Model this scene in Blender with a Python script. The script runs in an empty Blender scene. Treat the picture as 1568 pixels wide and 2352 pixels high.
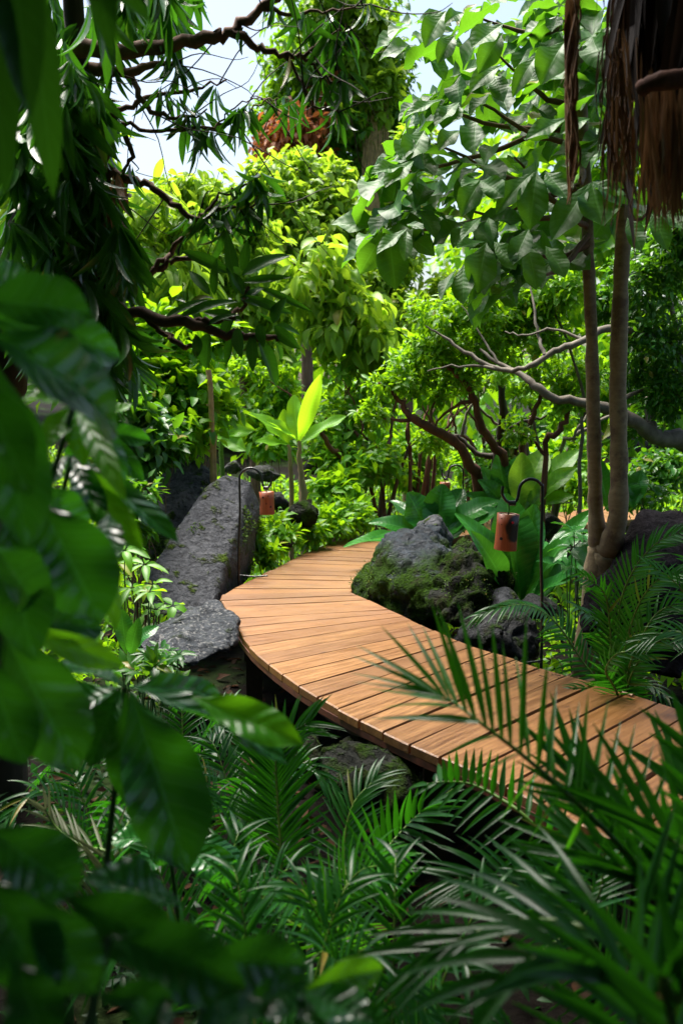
import bpy, bmesh, math, random
import numpy as np
from mathutils import Vector, noise
random.seed(7)
rng = np.random.default_rng(11)
C = bpy.context.scene.collection
PI = math.pi
# ------------------------------------------------------------------ camera frame
FP = 2286.7; CAMZ = 1.25; PITCH = math.radians(6.88)
cp, sp = math.cos(PITCH), math.sin(PITCH)
CAM = np.array([0, 0, CAMZ])
def W(px, py, d):
    """world point on the sight line of a picture point, d metres in front of the camera"""
    x = (px - 784) / FP; y = (1176 - py) / FP
    v = np.array([x, cp + sp * y, -sp + cp * y])
    return CAM + v * (d / v[1])
def GP(px, py, z=0.0):
    x = (px - 784) / FP; y = (1176 - py) / FP
    v = np.array([x, cp + sp * y, -sp + cp * y])
    return CAM + v * ((z - CAMZ) / v[2])
def PX(n, d): return n * d / FP
def pxl(lst, d=None): return [W(*(p if len(p) == 3 else (p[0], p[1], d))) for p in lst]
def unit(a): return a / (np.linalg.norm(a, axis=-1, keepdims=True) + 1e-9)
UP = np.array([0, 0, 1.0])
# ------------------------------------------------------------------ mesh collector
class G:
    def __init__(s): s.v = []; s.q = []; s.a = []; s.n = 0; s.mi = []
    def add(s, v, q, a, mi=0):
        v = np.asarray(v, float).reshape(-1, 3); q = np.asarray(q, int)
        s.v.append(v); s.q.append(q + s.n); s.a.append(np.asarray(a, float).reshape(-1, 3)); s.n += len(v)
        s.mi.append(np.full(len(q), mi))
org = {}
def link(name, data, parent=None):
    o = bpy.data.objects.new(name, data); C.objects.link(o)
    if parent is not None: o.parent = parent; org[o.name] = org[parent.name]
    return o
def build(name, g, mats, parent=None, smooth=True, origin=None):
    v = np.concatenate(g.v); q = np.concatenate(g.q); a = np.concatenate(g.a); mi = np.concatenate(g.mi)
    if parent is not None: off = org[parent.name]
    else: off = np.array(origin if origin is not None else [v[:, 0].mean(), v[:, 1].mean(), v[:, 2].min()])
    v = v - off
    me = bpy.data.meshes.new(name)
    me.vertices.add(len(v)); me.vertices.foreach_set('co', v.ravel().astype(np.float32))
    me.loops.add(q.size); me.loops.foreach_set('vertex_index', q.ravel().astype(np.int32))
    me.polygons.add(len(q)); me.polygons.foreach_set('loop_start', np.arange(0, q.size, 4, dtype=np.int32))
    me.polygons.foreach_set('loop_total', np.full(len(q), 4, dtype=np.int32))
    at = me.attributes.new('luv', 'FLOAT_VECTOR', 'POINT'); at.data.foreach_set('vector', a.ravel().astype(np.float32))
    if not isinstance(mats, (list, tuple)): mats = [mats]
    for m in mats: me.materials.append(m)
    me.polygons.foreach_set('material_index', mi.astype(np.int32))
    me.polygons.foreach_set('use_smooth', np.full(len(q), smooth))
    me.update(calc_edges=True); me.validate()
    o = link(name, me, parent)
    if parent is None: o.location = off; org[o.name] = off
    return o
def tag(o, label=None, cat=None, group=None, kind=None):
    if label: o['label'] = label
    if cat: o['category'] = cat
    if group: o['group'] = group
    if kind: o['kind'] = kind
    return o
def thing(name, label, cat, loc, group=None):
    o = bpy.data.objects.new(name, None); C.objects.link(o); o.empty_display_size = .1
    o.location = loc; org[o.name] = np.array(loc, float)
    return tag(o, label, cat, group)
# ------------------------------------------------------------------ materials
def mat(name):
    m = bpy.data.materials.new(name); m.use_nodes = True; nt = m.node_tree; nt.nodes.clear()
    return m, nt
def N(nt, t, **k):
    n = nt.nodes.new(t)
    for a, b in k.items(): setattr(n, a, b)
    return n
def lk(nt, a, b): nt.links.new(a, b)
def M_(nt, op, a, b=None, clamp=False):
    n = N(nt, 'ShaderNodeMath', operation=op, use_clamp=clamp)
    for i, x in enumerate((a, b)):
        if x is None: continue
        if isinstance(x, (int, float)): n.inputs[i].default_value = x
        else: lk(nt, x, n.inputs[i])
    return n.outputs[0]
def MR(nt, x, a, b, c=0, d=1):
    n = N(nt, 'ShaderNodeMapRange'); lk(nt, x, n.inputs[0])
    for i, t in enumerate((a, b, c, d)): n.inputs[i + 1].default_value = t
    return n.outputs[0]
def MIX(nt, f, a, b, mode='MIX'):
    n = N(nt, 'ShaderNodeMix', data_type='RGBA', blend_type=mode)
    for s, x in ((0, f), (6, a), (7, b)):
        if isinstance(x, (int, float)): n.inputs[s].default_value = x
        elif isinstance(x, tuple): n.inputs[s].default_value = (*x, 1)
        else: lk(nt, x, n.inputs[s])
    return n.outputs[2]
def NOI(nt, vec, sc, det=3, rough=.55):
    n = N(nt, 'ShaderNodeTexNoise'); n.inputs['Scale'].default_value = sc; n.inputs['Detail'].default_value = det
    n.inputs['Roughness'].default_value = rough
    if vec is not None: lk(nt, vec, n.inputs['Vector'])
    return n.outputs[0]
def luv(nt):
    a = N(nt, 'ShaderNodeAttribute', attribute_name='luv'); s = N(nt, 'ShaderNodeSeparateXYZ'); lk(nt, a.outputs['Vector'], s.inputs[0])
    return s.outputs[0], s.outputs[1], s.outputs[2]
def leafmat(name, c1, c2, tr=None, tmix=.4, rough=.38, veins=0, blot=None, spec=.32, nv=9, blots=.6, bs=.18):
    m, nt = mat(name); u, v, r = luv(nt); geo = N(nt, 'ShaderNodeNewGeometry')
    col = MIX(nt, r, c1, c2)
    ns = NOI(nt, geo.outputs['Position'], 6.0, 3)
    col = MIX(nt, MR(nt, r, .97, .985, 0, .75), col, (.30, .20, .03))
    col = MIX(nt, MR(nt, ns, .35, .7, 0, .45), col, tuple(x * .55 for x in c1))
    au = M_(nt, 'ABSOLUTE', u)
    bump_h = None
    if veins:
        mid = MR(nt, au, .02, .09, 1, 0)
        w = M_(nt, 'FRACT', M_(nt, 'SUBTRACT', M_(nt, 'MULTIPLY', v, nv), M_(nt, 'MULTIPLY', au, 1.3)))
        tri = M_(nt, 'ABSOLUTE', M_(nt, 'SUBTRACT', w, .5))       # 0 centre .. .5 at the vein
        side = MR(nt, tri, .40, .49, 0, 1)
        vm = M_(nt, 'MAXIMUM', mid, M_(nt, 'MULTIPLY', side, .55))
        light = tuple(min(1, x * 1.9 + .035) for x in c2)
        col = MIX(nt, M_(nt, 'MULTIPLY', vm, veins), col, light)
        bump_h = M_(nt, 'SUBTRACT', M_(nt, 'MULTIPLY', M_(nt, 'SUBTRACT', .5, tri), 1.0), M_(nt, 'MULTIPLY', mid, .6))
    if blot:
        b = NOI(nt, geo.outputs['Position'], 22, 4, .7)
        col = MIX(nt, MR(nt, b, blots, blots + .1, 0, .8), col, blot)
    P = N(nt, 'ShaderNodeBsdfPrincipled'); lk(nt, col, P.inputs['Base Color'])
    P.inputs['Roughness'].default_value = rough; P.inputs['Specular IOR Level'].default_value = spec
    if bump_h is not None:
        bp = N(nt, 'ShaderNodeBump'); bp.inputs['Strength'].default_value = bs; bp.inputs['Distance'].default_value = .01
        lk(nt, bump_h, bp.inputs['Height']); lk(nt, bp.outputs[0], P.inputs['Normal'])
    T = N(nt, 'ShaderNodeBsdfTranslucent')
    tr = tr or tuple(min(1, x * 2.4) for x in c2)
    lk(nt, MIX(nt, .72, col, tr), T.inputs[0])
    mx = N(nt, 'ShaderNodeMixShader'); mx.inputs[0].default_value = tmix
    lk(nt, P.outputs[0], mx.inputs[1]); lk(nt, T.outputs[0], mx.inputs[2])
    o = N(nt, 'ShaderNodeOutputMaterial'); lk(nt, mx.outputs[0], o.inputs[0])
    return m
def barkmat(name, c1, c2, scale=18, stretch=.25, bump=.6, rough=.85, lichen=None):
    m, nt = mat(name); geo = N(nt, 'ShaderNodeNewGeometry')
    mp = N(nt, 'ShaderNodeMapping'); mp.inputs['Scale'].default_value = (1, 1, stretch); lk(nt, geo.outputs['Position'], mp.inputs[0])
    n1 = NOI(nt, mp.outputs[0], scale, 6, .65); n2 = NOI(nt, geo.outputs['Position'], 5, 4)
    col = MIX(nt, MR(nt, n1, .3, .7), c1, c2)
    col = MIX(nt, MR(nt, n2, .45, .7, 0, .5), col, tuple(x * .5 for x in c1))
    if lichen: col = MIX(nt, MR(nt, NOI(nt, geo.outputs['Position'], 9, 5, .7), .52, .62, 0, .8), col, lichen)
    P = N(nt, 'ShaderNodeBsdfPrincipled'); lk(nt, col, P.inputs['Base Color']); P.inputs['Roughness'].default_value = rough
    bp = N(nt, 'ShaderNodeBump'); bp.inputs['Strength'].default_value = bump; bp.inputs['Distance'].default_value = .01
    lk(nt, n1, bp.inputs['Height']); lk(nt, bp.outputs[0], P.inputs['Normal'])
    o = N(nt, 'ShaderNodeOutputMaterial'); lk(nt, P.outputs[0], o.inputs[0]); return m
def rockmat(name, c1, c2, moss=None, lo=.4, hi=.6, rough=.55, mosstop=None, spots=None, spec=.10):
    """moss grows on the rock below height mosstop (world z), in patches"""
    m, nt = mat(name); geo = N(nt, 'ShaderNodeNewGeometry'); pos = geo.outputs['Position']
    n1 = NOI(nt, pos, 3.2, 8, .65); n2 = NOI(nt, pos, 30, 6, .7); n3 = NOI(nt, pos, 9, 5, .6)
    col = MIX(nt, MR(nt, n1, .35, .68), c1, c2)
    col = MIX(nt, MR(nt, n2, .5, .7, 0, .5), col, tuple(min(1, x * 1.9) for x in c2)); col = MIX(nt, MR(nt, n2, .48, .34, 0, .75), col, tuple(x * .35 for x in c1))
    vor = N(nt, 'ShaderNodeTexVoronoi', feature='DISTANCE_TO_EDGE'); vor.inputs['Scale'].default_value = 4.0; lk(nt, pos, vor.inputs['Vector'])
    if spots: col = MIX(nt, MR(nt, NOI(nt, pos, 48, 5, .7), .55, .60, 0, 1), col, spots)
    h = M_(nt, 'ADD', M_(nt, 'MULTIPLY', n2, .6), M_(nt, 'MULTIPLY', n3, .9))
    P = N(nt, 'ShaderNodeBsdfPrincipled')
    if moss:
        f = MR(nt, n3, lo, hi)
        if mosstop is not None:
            s = N(nt, 'ShaderNodeSeparateXYZ'); lk(nt, pos, s.inputs[0])
            zz = M_(nt, 'ADD', s.outputs[2], M_(nt, 'MULTIPLY', M_(nt, 'SUBTRACT', n1, .5), .5))
            f = M_(nt, 'MULTIPLY', f, MR(nt, zz, mosstop + .05, mosstop - .05))
        mc = MIX(nt, MR(nt, NOI(nt, pos, 60, 4, .7), .35, .7), tuple(x * .25 for x in moss), moss)
        mc = MIX(nt, MR(nt, NOI(nt, pos, 5, 4, .7), .5, .62, 0, .8), mc, (.018, .013, .008))
        col = MIX(nt, f, col, mc)
        h = M_(nt, 'ADD', h, M_(nt, 'MULTIPLY', f, M_(nt, 'MULTIPLY', NOI(nt, pos, 70, 4, .7), 1.6)))
        lk(nt, MR(nt, f, 0, 1, rough, .95), P.inputs['Roughness'])
    else: P.inputs['Roughness'].default_value = rough
    lk(nt, col, P.inputs['Base Color']); P.inputs['Specular IOR Level'].default_value = spec
    bp = N(nt, 'ShaderNodeBump'); bp.inputs['Strength'].default_value = 1; bp.inputs['Distance'].default_value = .035
    lk(nt, h, bp.inputs['Height']); lk(nt, bp.outputs[0], P.inputs['Normal'])
    o = N(nt, 'ShaderNodeOutputMaterial'); lk(nt, P.outputs[0], o.inputs[0]); return m
def plain(name, c, rough=.5, metal=0, bump=0, sc=60, c2=None):
    m, nt = mat(name); geo = N(nt, 'ShaderNodeNewGeometry'); n = NOI(nt, geo.outputs['Position'], sc, 4)
    P = N(nt, 'ShaderNodeBsdfPrincipled'); lk(nt, MIX(nt, MR(nt, n, .35, .65), c, c2 or tuple(x * .6 for x in c)), P.inputs['Base Color'])
    P.inputs['Roughness'].default_value = rough; P.inputs['Metallic'].default_value = metal
    if bump:
        bp = N(nt, 'ShaderNodeBump'); bp.inputs['Strength'].default_value = bump; bp.inputs['Distance'].default_value = .005
        lk(nt, n, bp.inputs['Height']); lk(nt, bp.outputs[0], P.inputs['Normal'])
    o = N(nt, 'ShaderNodeOutputMaterial'); lk(nt, P.outputs[0], o.inputs[0]); return m

M = {}
M['mango'] = leafmat('mango_leaf', (.012, .066, .012), (.032, .130, .016), tr=(.10, .38, .01), tmix=.24, rough=.3, veins=.3, nv=9, bs=.06)
M['broad'] = leafmat('broad_leaf', (.012, .072, .014), (.042, .145, .020), tr=(.20, .52, .012), tmix=.38, rough=.48, veins=.45, blot=(.06, .09, .02), blots=.66)
M['broadfore'] = leafmat('foreground_leaf', (.010, .078, .018), (.024, .145, .020), tr=(.10, .50, .008), tmix=.30, rough=.24, veins=.55, nv=8, bs=.55, spec=.5)
M['palm'] = leafmat('palm_leaflet', (.005, .050, .008), (.016, .100, .010), tr=(.08, .46, .008), tmix=.32, rough=.38, spec=.4)
M['palmfront'] = leafmat('front_palm_leaflet', (.012, .095, .008), (.03, .17, .010), tr=(.14, .58, .010), tmix=.4, rough=.3)
M['palmlime'] = leafmat('lime_palm_leaflet', (.020, .15, .010), (.06, .26, .010), tr=(.16, .62, .010), tmix=.4, rough=.3)
M['palmdry'] = leafmat('olive_palm_leaflet', (.06, .085, .035), (.10, .12, .05), tmix=.25, rough=.5)
M['forelime'] = leafmat('lime_lit_leaf', (.050, .27, .012), (.11, .38, .014), tr=(.32, .88, .010), tmix=.5, rough=.34, veins=.45, nv=8, bs=.3)  # brighter copy of the foreground leaf, its lit look put into the colour
M['nest'] = leafmat('nest_fern_frond', (.012, .095, .014), (.030, .165, .016), tr=(.09, .34, .012), tmix=.26, rough=.26, veins=.4, nv=16)
M['nestlime'] = leafmat('lime_fern_frond', (.08, .23, .02), (.17, .36, .03), tr=(.40, .75, .03), tmix=.42, rough=.4, veins=.4, blot=(.03, .16, .015), blots=.52, nv=12)
M['banana'] = leafmat('banana_leaf', (.10, .30, .012), (.18, .44, .015), tr=(.50, .90, .02), tmix=.48, rough=.4, veins=.35, nv=22)
M['yellow'] = leafmat('yellow_green_leaf', (.13, .27, .018), (.27, .43, .028), tr=(.48, .74, .03), tmix=.46, rough=.45)
M['mid'] = leafmat('mid_green_leaf', (.050, .19, .010), (.14, .36, .012), tr=(.46, .82, .010), tmix=.44, rough=.4)
M['tall'] = leafmat('tall_tree_leaf', (.030, .125, .010), (.09, .25, .012), tr=(.32, .62, .010), tmix=.4, rough=.45)
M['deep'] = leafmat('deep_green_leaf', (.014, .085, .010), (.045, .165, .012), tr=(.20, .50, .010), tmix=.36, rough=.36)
M['darkcover'] = leafmat('dark_cover_leaf', (.006, .030, .006), (.014, .065, .008), tmix=.2, rough=.5)  # deep green darkened further, so the floor's black shade is in the colour
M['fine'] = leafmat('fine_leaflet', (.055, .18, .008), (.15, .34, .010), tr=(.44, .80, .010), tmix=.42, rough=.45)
M['rust'] = leafmat('rust_leaf', (.22, .060, .018), (.42, .15, .04), tr=(.5, .16, .04), tmix=.35, rough=.6)
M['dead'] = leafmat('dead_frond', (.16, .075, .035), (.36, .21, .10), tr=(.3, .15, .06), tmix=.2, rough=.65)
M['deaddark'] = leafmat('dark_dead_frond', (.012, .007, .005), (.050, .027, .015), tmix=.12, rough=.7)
M['litter'] = leafmat('fallen_leaf', (.012, .007, .004), (.055, .024, .010), tmix=.1, rough=.85, spec=.12)
M['rachis'] = plain('green_rachis', (.10, .20, .02), .45)
M['rachisdark'] = plain('dark_green_stalk', (.03, .09, .02), .45)
M['barkdark'] = barkmat('dark_bark', (.022, .015, .012), (.05, .036, .028))
M['barkbrown'] = barkmat('brown_bark', (.09, .045, .028), (.20, .115, .075), 25)
M['barkred'] = barkmat('red_brown_bark', (.07, .022, .011), (.17, .06, .028), 22)
M['barkgrey'] = barkmat('grey_bark', (.07, .055, .04), (.20, .17, .135), 16, .5, lichen=(.10, .09, .07))
M['barkolive'] = barkmat('olive_bark', (.16, .115, .060), (.26, .20, .11), 20, 2.5, .3, lichen=(.09, .055, .035))
M['barkpale'] = barkmat('pale_bark', (.26, .17, .10), (.42, .30, .18), 14, .3)
M['cane'] = plain('tan_cane', (.42, .27, .11), .6, c2=(.25, .17, .06), sc=14)
M['steel'] = plain('black_painted_steel', (.012, .013, .015), .32, .0, .3, 120)
M['rim'] = plain('cut_bamboo_rim', (.55, .36, .24), .6)
M['hole'] = plain('dark_hole', (.008, .005, .004), .9)
M['bud'] = plain('red_bead', (.5, .01, .02), .4)
M['twig'] = plain('dry_twig', (.12, .06, .035), .8)
M['debris'] = plain('black_debris', (.02, .012, .01), .9)
# bamboo lantern: orange brown with a scorched patch
m, nt = mat('bamboo'); M['bamboo'] = m
u, v, r = luv(nt); geo = N(nt, 'ShaderNodeNewGeometry'); tc = N(nt, 'ShaderNodeTexCoord')
mp = N(nt, 'ShaderNodeMapping'); mp.inputs['Scale'].default_value = (1, 1, .08); lk(nt, tc.outputs['Object'], mp.inputs[0])
st = NOI(nt, mp.outputs[0], 120, 4)
col = MIX(nt, MR(nt, st, .3, .7), (.24, .050, .016), (.36, .092, .032))
ang = M_(nt, 'SUBTRACT', u, r)                                  # the scorch faces direction r
sc_ = M_(nt, 'ADD', M_(nt, 'POWER', M_(nt, 'MULTIPLY', ang, 6.5), 2), M_(nt, 'POWER', M_(nt, 'MULTIPLY', M_(nt, 'SUBTRACT', v, .62), 2.3), 2))
sc_ = M_(nt, 'ADD', sc_, M_(nt, 'MULTIPLY', NOI(nt, tc.outputs['Object'], 25, 4), .8))
col = MIX(nt, MR(nt, sc_, 1.05, 1.35, 1, 0), col, (.016, .008, .006))
P = N(nt, 'ShaderNodeBsdfPrincipled'); lk(nt, col, P.inputs['Base Color']); P.inputs['Roughness'].default_value = .42
o = N(nt, 'ShaderNodeOutputMaterial'); lk(nt, P.outputs[0], o.inputs[0])
# deck wood: luv = (metres along plank, metres across, plank random)
m, nt = mat('deck_wood'); M['wood'] = m
u, v, r = luv(nt)
cx = N(nt, 'ShaderNodeCombineXYZ'); lk(nt, M_(nt, 'MULTIPLY', u, 1.0), cx.inputs[0]); lk(nt, v, cx.inputs[1]); lk(nt, M_(nt, 'MULTIPLY', r, 37), cx.inputs[2])
mp = N(nt, 'ShaderNodeMapping'); mp.inputs['Scale'].default_value = (1.3, 16, 1); lk(nt, cx.outputs[0], mp.inputs[0])
n1 = NOI(nt, mp.outputs[0], 3.0, 7, .62); n2 = NOI(nt, mp.outputs[0], 14, 5, .6)
wv = N(nt, 'ShaderNodeTexWave', wave_type='BANDS', bands_direction='Y'); wv.inputs['Scale'].default_value = 1.1
wv.inputs['Distortion'].default_value = 7; wv.inputs['Detail'].default_value = 3; wv.inputs['Detail Scale'].default_value = .6; lk(nt, mp.outputs[0], wv.inputs['Vector'])
col = MIX(nt, MR(nt, n1, .36, .62), (.080, .031, .008), (.30, .148, .042))
col = MIX(nt, M_(nt, 'MULTIPLY', wv.outputs[1], .45), col, (.13, .045, .012))
col = MIX(nt, MR(nt, r, 0, 1, 0, .4), col, (.26, .105, .025))
wn = N(nt, 'ShaderNodeTexWhiteNoise', noise_dimensions='1D'); lk(nt, r, wn.inputs['W']); col = MIX(nt, MR(nt, wn.outputs[0], 0, 1, 0, .62), col, (.10, .038, .012))
col = MIX(nt, MR(nt, NOI(nt, N(nt, 'ShaderNodeNewGeometry').outputs['Position'], 2.3, 5, .65), .48, .68, 0, .5), col, (.12, .050, .018))
mpk = N(nt, 'ShaderNodeMapping'); mpk.inputs['Scale'].default_value = (2.2, 7, 1); lk(nt, cx.outputs[0], mpk.inputs[0])
vk = N(nt, 'ShaderNodeTexVoronoi'); vk.inputs['Scale'].default_value = 1.3; vk.inputs['Randomness'].default_value = 1; lk(nt, mpk.outputs[0], vk.inputs['Vector'])
col = MIX(nt, MR(nt, vk.outputs[0], .035, .09, .85, 0), col, (.05, .015, .006))
col = MIX(nt, MR(nt, n2, .60, .75, 0, .35), col, (.10, .033, .012))
P = N(nt, 'ShaderNodeBsdfPrincipled'); lk(nt, col, P.inputs['Base Color'])
lk(nt, MR(nt, n1, .3, .7, .30, .52), P.inputs['Roughness'])
bp = N(nt, 'ShaderNodeBump'); bp.inputs['Strength'].default_value = .6; bp.inputs['Distance'].default_value = .006
lk(nt, n2, bp.inputs['Height']); lk(nt, bp.outputs[0], P.inputs['Normal'])
o = N(nt, 'ShaderNodeOutputMaterial'); lk(nt, P.outputs[0], o.inputs[0])
M['woodside'] = plain('dark_red_beam', (.13, .035, .018), .6, bump=.3, sc=25, c2=(.06, .018, .010))
M['post'] = plain('dark_timber', (.045, .025, .016), .8, bump=.4, sc=30)  # dark brown timber for posts and joist beams
# ground
m, nt = mat('soil'); M['soil'] = m
geo = N(nt, 'ShaderNodeNewGeometry'); pos = geo.outputs['Position']
n1 = NOI(nt, pos, 1.4, 6, .6); n2 = NOI(nt, pos, 22, 6, .7)
col = MIX(nt, MR(nt, n2, .3, .7), (.002, .0015, .001), (.007, .005, .0035))
col = MIX(nt, MR(nt, n1, .5, .62, 0, .8), col, (.016, .034, .006))
P = N(nt, 'ShaderNodeBsdfPrincipled'); lk(nt, col, P.inputs['Base Color']); P.inputs['Roughness'].default_value = .95; P.inputs['Specular IOR Level'].default_value = .08
bp = N(nt, 'ShaderNodeBump'); bp.inputs['Strength'].default_value = 1; bp.inputs['Distance'].default_value = .03
lk(nt, n2, bp.inputs['Height']); lk(nt, bp.outputs[0], P.inputs['Normal'])
o = N(nt, 'ShaderNodeOutputMaterial'); lk(nt, P.outputs[0], o.inputs[0])
M['mossleaf'] = leafmat('moss_tuft', (.012, .036, .002), (.070, .15, .004), tmix=.15, rough=.8)
M['rockmoss'] = rockmat('mossy_rock', (.006, .009, .013), (.022, .029, .038), moss=(.036, .090, .002), lo=.35, hi=.48, mosstop=.27, rough=.4)
M['rockslab'] = rockmat('grey_slab', (.026, .028, .034), (.070, .072, .080), moss=(.09, .15, .012), lo=.56, hi=.66, rough=.5)
M['rockdark'] = rockmat('dark_rock', (.008, .008, .009), (.026, .027, .029), moss=(.05, .10, .01), lo=.54, hi=.68, rough=.42)
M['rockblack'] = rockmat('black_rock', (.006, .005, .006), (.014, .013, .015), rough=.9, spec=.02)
M['rockflat'] = rockmat('flecked_rock', (.010, .013, .018), (.045, .050, .058), moss=(.04, .07, .01), lo=.58, hi=.7, rough=.5, spots=(.13, .13, .13))
M['rockpale'] = rockmat('pale_rock', (.035, .035, .038), (.085, .085, .086), moss=(.08, .15, .015), lo=.55, hi=.65, rough=.7)
M['rockunder'] = rockmat('algae_rock', (.006, .007, .005), (.020, .021, .018), moss=(.036, .085, .003), lo=.42, hi=.54, rough=.8)
# ------------------------------------------------------------------ curve / tube
def smooth_path(pts, n=6):
    p = np.array(pts, float)
    if len(p) < 3: return np.array([p[0] * (1 - t) + p[-1] * t for t in np.linspace(0, 1, n + 1)])
    q = np.vstack([2 * p[0] - p[1], p, 2 * p[-1] - p[-2]]); out = []
    for i in range(1, len(q) - 2):
        for t in np.linspace(0, 1, n, endpoint=False):
            a, b, c, d = q[i - 1], q[i], q[i + 1], q[i + 2]
            out.append(.5 * (2 * b + (c - a) * t + (2 * a - 5 * b + 4 * c - d) * t * t + (3 * b - a - 3 * c + d) * t ** 3))
    out.append(p[-1]); return np.array(out)
def tube(g, pts, rad, sides=8, n=5, wob=0., mi=0, rnd=.5, cap=True):
    p = smooth_path(pts, n); m = len(p)
    rad = np.interp(np.linspace(0, 1, m), np.linspace(0, 1, len(rad)), rad) if hasattr(rad, '__len__') else np.full(m, rad)
    if wob: p = p + rng.normal(0, wob, p.shape) * np.minimum(1, np.arange(m) / 2)[:, None]; rad = rad * (1 + rng.normal(0, .06, m))
    T = unit(np.gradient(p, axis=0)); nn = np.cross(T[0], [.3, .9, .1]); nn = nn / np.linalg.norm(nn)
    rings = []; ln = 0
    for i in range(m):
        nn = nn - T[i] * nn.dot(T[i]); nn /= np.linalg.norm(nn); b = np.cross(T[i], nn)
        a = np.arange(sides) * 2 * PI / sides
        rings.append(p[i] + rad[i] * (np.cos(a)[:, None] * nn + np.sin(a)[:, None] * b))
    v = np.concatenate(rings); q = []
    for i in range(m - 1):
        for j in range(sides):
            k = (j + 1) % sides; q.append((i * sides + j, i * sides + k, (i + 1) * sides + k, (i + 1) * sides + j))
    a = np.zeros((len(v), 3)); a[:, 0] = .5; a[:, 1] = np.repeat(np.linspace(0, 1, m), sides); a[:, 2] = rnd
    g.add(v, q, a, mi); return p
# ------------------------------------------------------------------ leaves
def template(nl, nw, prof, fold=.25, droop=.25, wave=.0, curl=0., twist=0.):
    vs = np.linspace(0, 1, nl + 1); us = np.linspace(-1, 1, 2 * nw + 1); P = []; A = []
    for v in vs:
        w = prof(v)
        for u in us:
            x = u * w * .5; z = -.8 * droop * v * v; zf = 1.25 * fold * abs(u) * w * .5 + 1.6 * wave * math.sin(v * 11 + u * 2.0) * abs(u) * w
            y = v - curl * max(0, v - .4) ** 2; t = twist * v
            P.append((x * math.cos(t), y, z, zf + x * math.sin(t))); A.append((u, v, 0))
    q = []; k = 2 * nw + 1
    for i in range(nl):
        for j in range(2 * nw): q.append((i * k + j, i * k + j + 1, (i + 1) * k + j + 1, (i + 1) * k + j))
    return np.array(P), np.array(q), np.array(A)
lance = lambda v: max(.02, math.sin(PI * min(1, v) ** .9) ** .75)
obov = lambda v: max(.03, math.sin(PI * v ** 1.35) ** .8)
ovate = lambda v: max(.03, math.sin(PI * v ** .75) ** .8)
pleaf = lambda v: max(.02, min(1, .35 + v * 3.2) * (1 - v ** 1.6) ** .8)
strap = lambda v: max(.02, min(1, v * 8) * (1 - v ** 3) ** .7)
nestp = lambda v: max(.06, (.12 + .88 * math.sin(PI * min(1, v) ** 1.25) ** .8))
T_mango = [template(7, 1, lance, .5, d, .03, c, t) for d, c, t in ((.15, .1, .2), (.4, .2, -.3), (.65, .4, .4), (.25, 0, -.5))]
T_ros = [template(9, 2, lance, .4, d, .03, 0, t) for d, t in ((.05, .2), (.12, -.2), (.2, .3))]
T_obov = [template(8, 2, obov, .35, d, .10, c, t) for d, c, t in ((.1, 0, .2), (.25, .1, -.3), (.4, .2, .3), (.15, 0, -.15))]
T_fore = [template(16, 4, obov, .28, d, .07, c, t) for d, c, t in ((.1, 0, .15), (.22, .1, -.25), (.35, .15, .3))]
T_small = [template(3, 1, ovate, .3, d, .05, 0, t) for d, t in ((.1, .3), (.3, -.4), (.2, 0))]
T_mid = [template(5, 1, ovate, .35, d, .06, 0, t) for d, t in ((.15, .3), (.4, -.4), (.25, .1))]
T_far = [template(2, 1, ovate, .3, d, 0, 0, t) for d, t in ((.1, .3), (.35, -.3))]
T_strip = [template(5, 1, strap, .35, d, 0, 0, t) for d, t in ((.05, .2), (.18, -.2), (.3, .3))]
T_nest = [template(14, 2, nestp, .35, d, .08, c, 0) for d, c in ((.1, 0), (.3, .1), (.5, .3))]
def put(g, tm, B, D, Nn, L, Wd, R, mi=0, grav=0.):
    B = np.atleast_2d(B); D = unit(np.atleast_2d(D)); Nn = np.atleast_2d(Nn); n = len(B)
    Z = unit(Nn - D * np.sum(Nn * D, 1, keepdims=True)); X = np.cross(D, Z)
    L = np.broadcast_to(np.asarray(L, float), n); Wd = np.broadcast_to(np.asarray(Wd, float), n); R = np.broadcast_to(np.asarray(R, float), n)
    if isinstance(tm, list): ch = rng.integers(0, len(tm), n); tms = tm
    else: ch = np.zeros(n, int); tms = [tm]
    for k, (P, q, A) in enumerate(tms):
        s = np.where(ch == k)[0]
        if not len(s): continue
        pt = (P[None, :, 0:1] * Wd[s, None, None]) * X[s, None, :] + P[None, :, 1:2] * L[s, None, None] * D[s, None, :] + (P[None, :, 2:3] * L[s, None, None] + P[None, :, 3:4] * Wd[s, None, None]) * Z[s, None, :]
        pt = pt + B[s, None, :]
        if grav: pt[:, :, 2] -= grav * L[s, None] * A[None, :, 1] ** 2
        qq = q[None] + (np.arange(len(s)) * len(P))[:, None, None]
        a = np.repeat(A[None], len(s), 0); a[:, :, 2] = R[s, None]
        g.add(pt.reshape(-1, 3), qq.reshape(-1, 4), a.reshape(-1, 3), mi)
def rv(n, s=1.): return rng.normal(0, s, (n, 3))
def clump_pts(clumps, n, twig=14, spread=.22):
    """clumps: (px,py,rx,ry,depth) -> leaf points gathered on twigs, outward directions"""
    w = np.array([c[2] * c[3] for c in clumps], float); w /= w.sum()
    nt_ = max(3, n // twig); ids = rng.choice(len(clumps), nt_, p=w)
    cen = np.array([W(c[0], c[1], c[4]) for c in clumps]); rad = np.array([(PX(c[2], c[4]), PX(c[5] if len(c) > 5 else c[2], c[4]), PX(c[3], c[4])) for c in clumps])
    d = unit(rv(nt_)); r = rng.random(nt_) ** .45
    tc_ = cen[ids] + d * rad[ids] * r[:, None]
    k = rng.integers(0, nt_, n); sp_ = (rad[ids].mean(1) * spread)[k][:, None]
    pts = tc_[k] + rv(n) * sp_
    return pts, d[k], tc_, ids, cen
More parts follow.
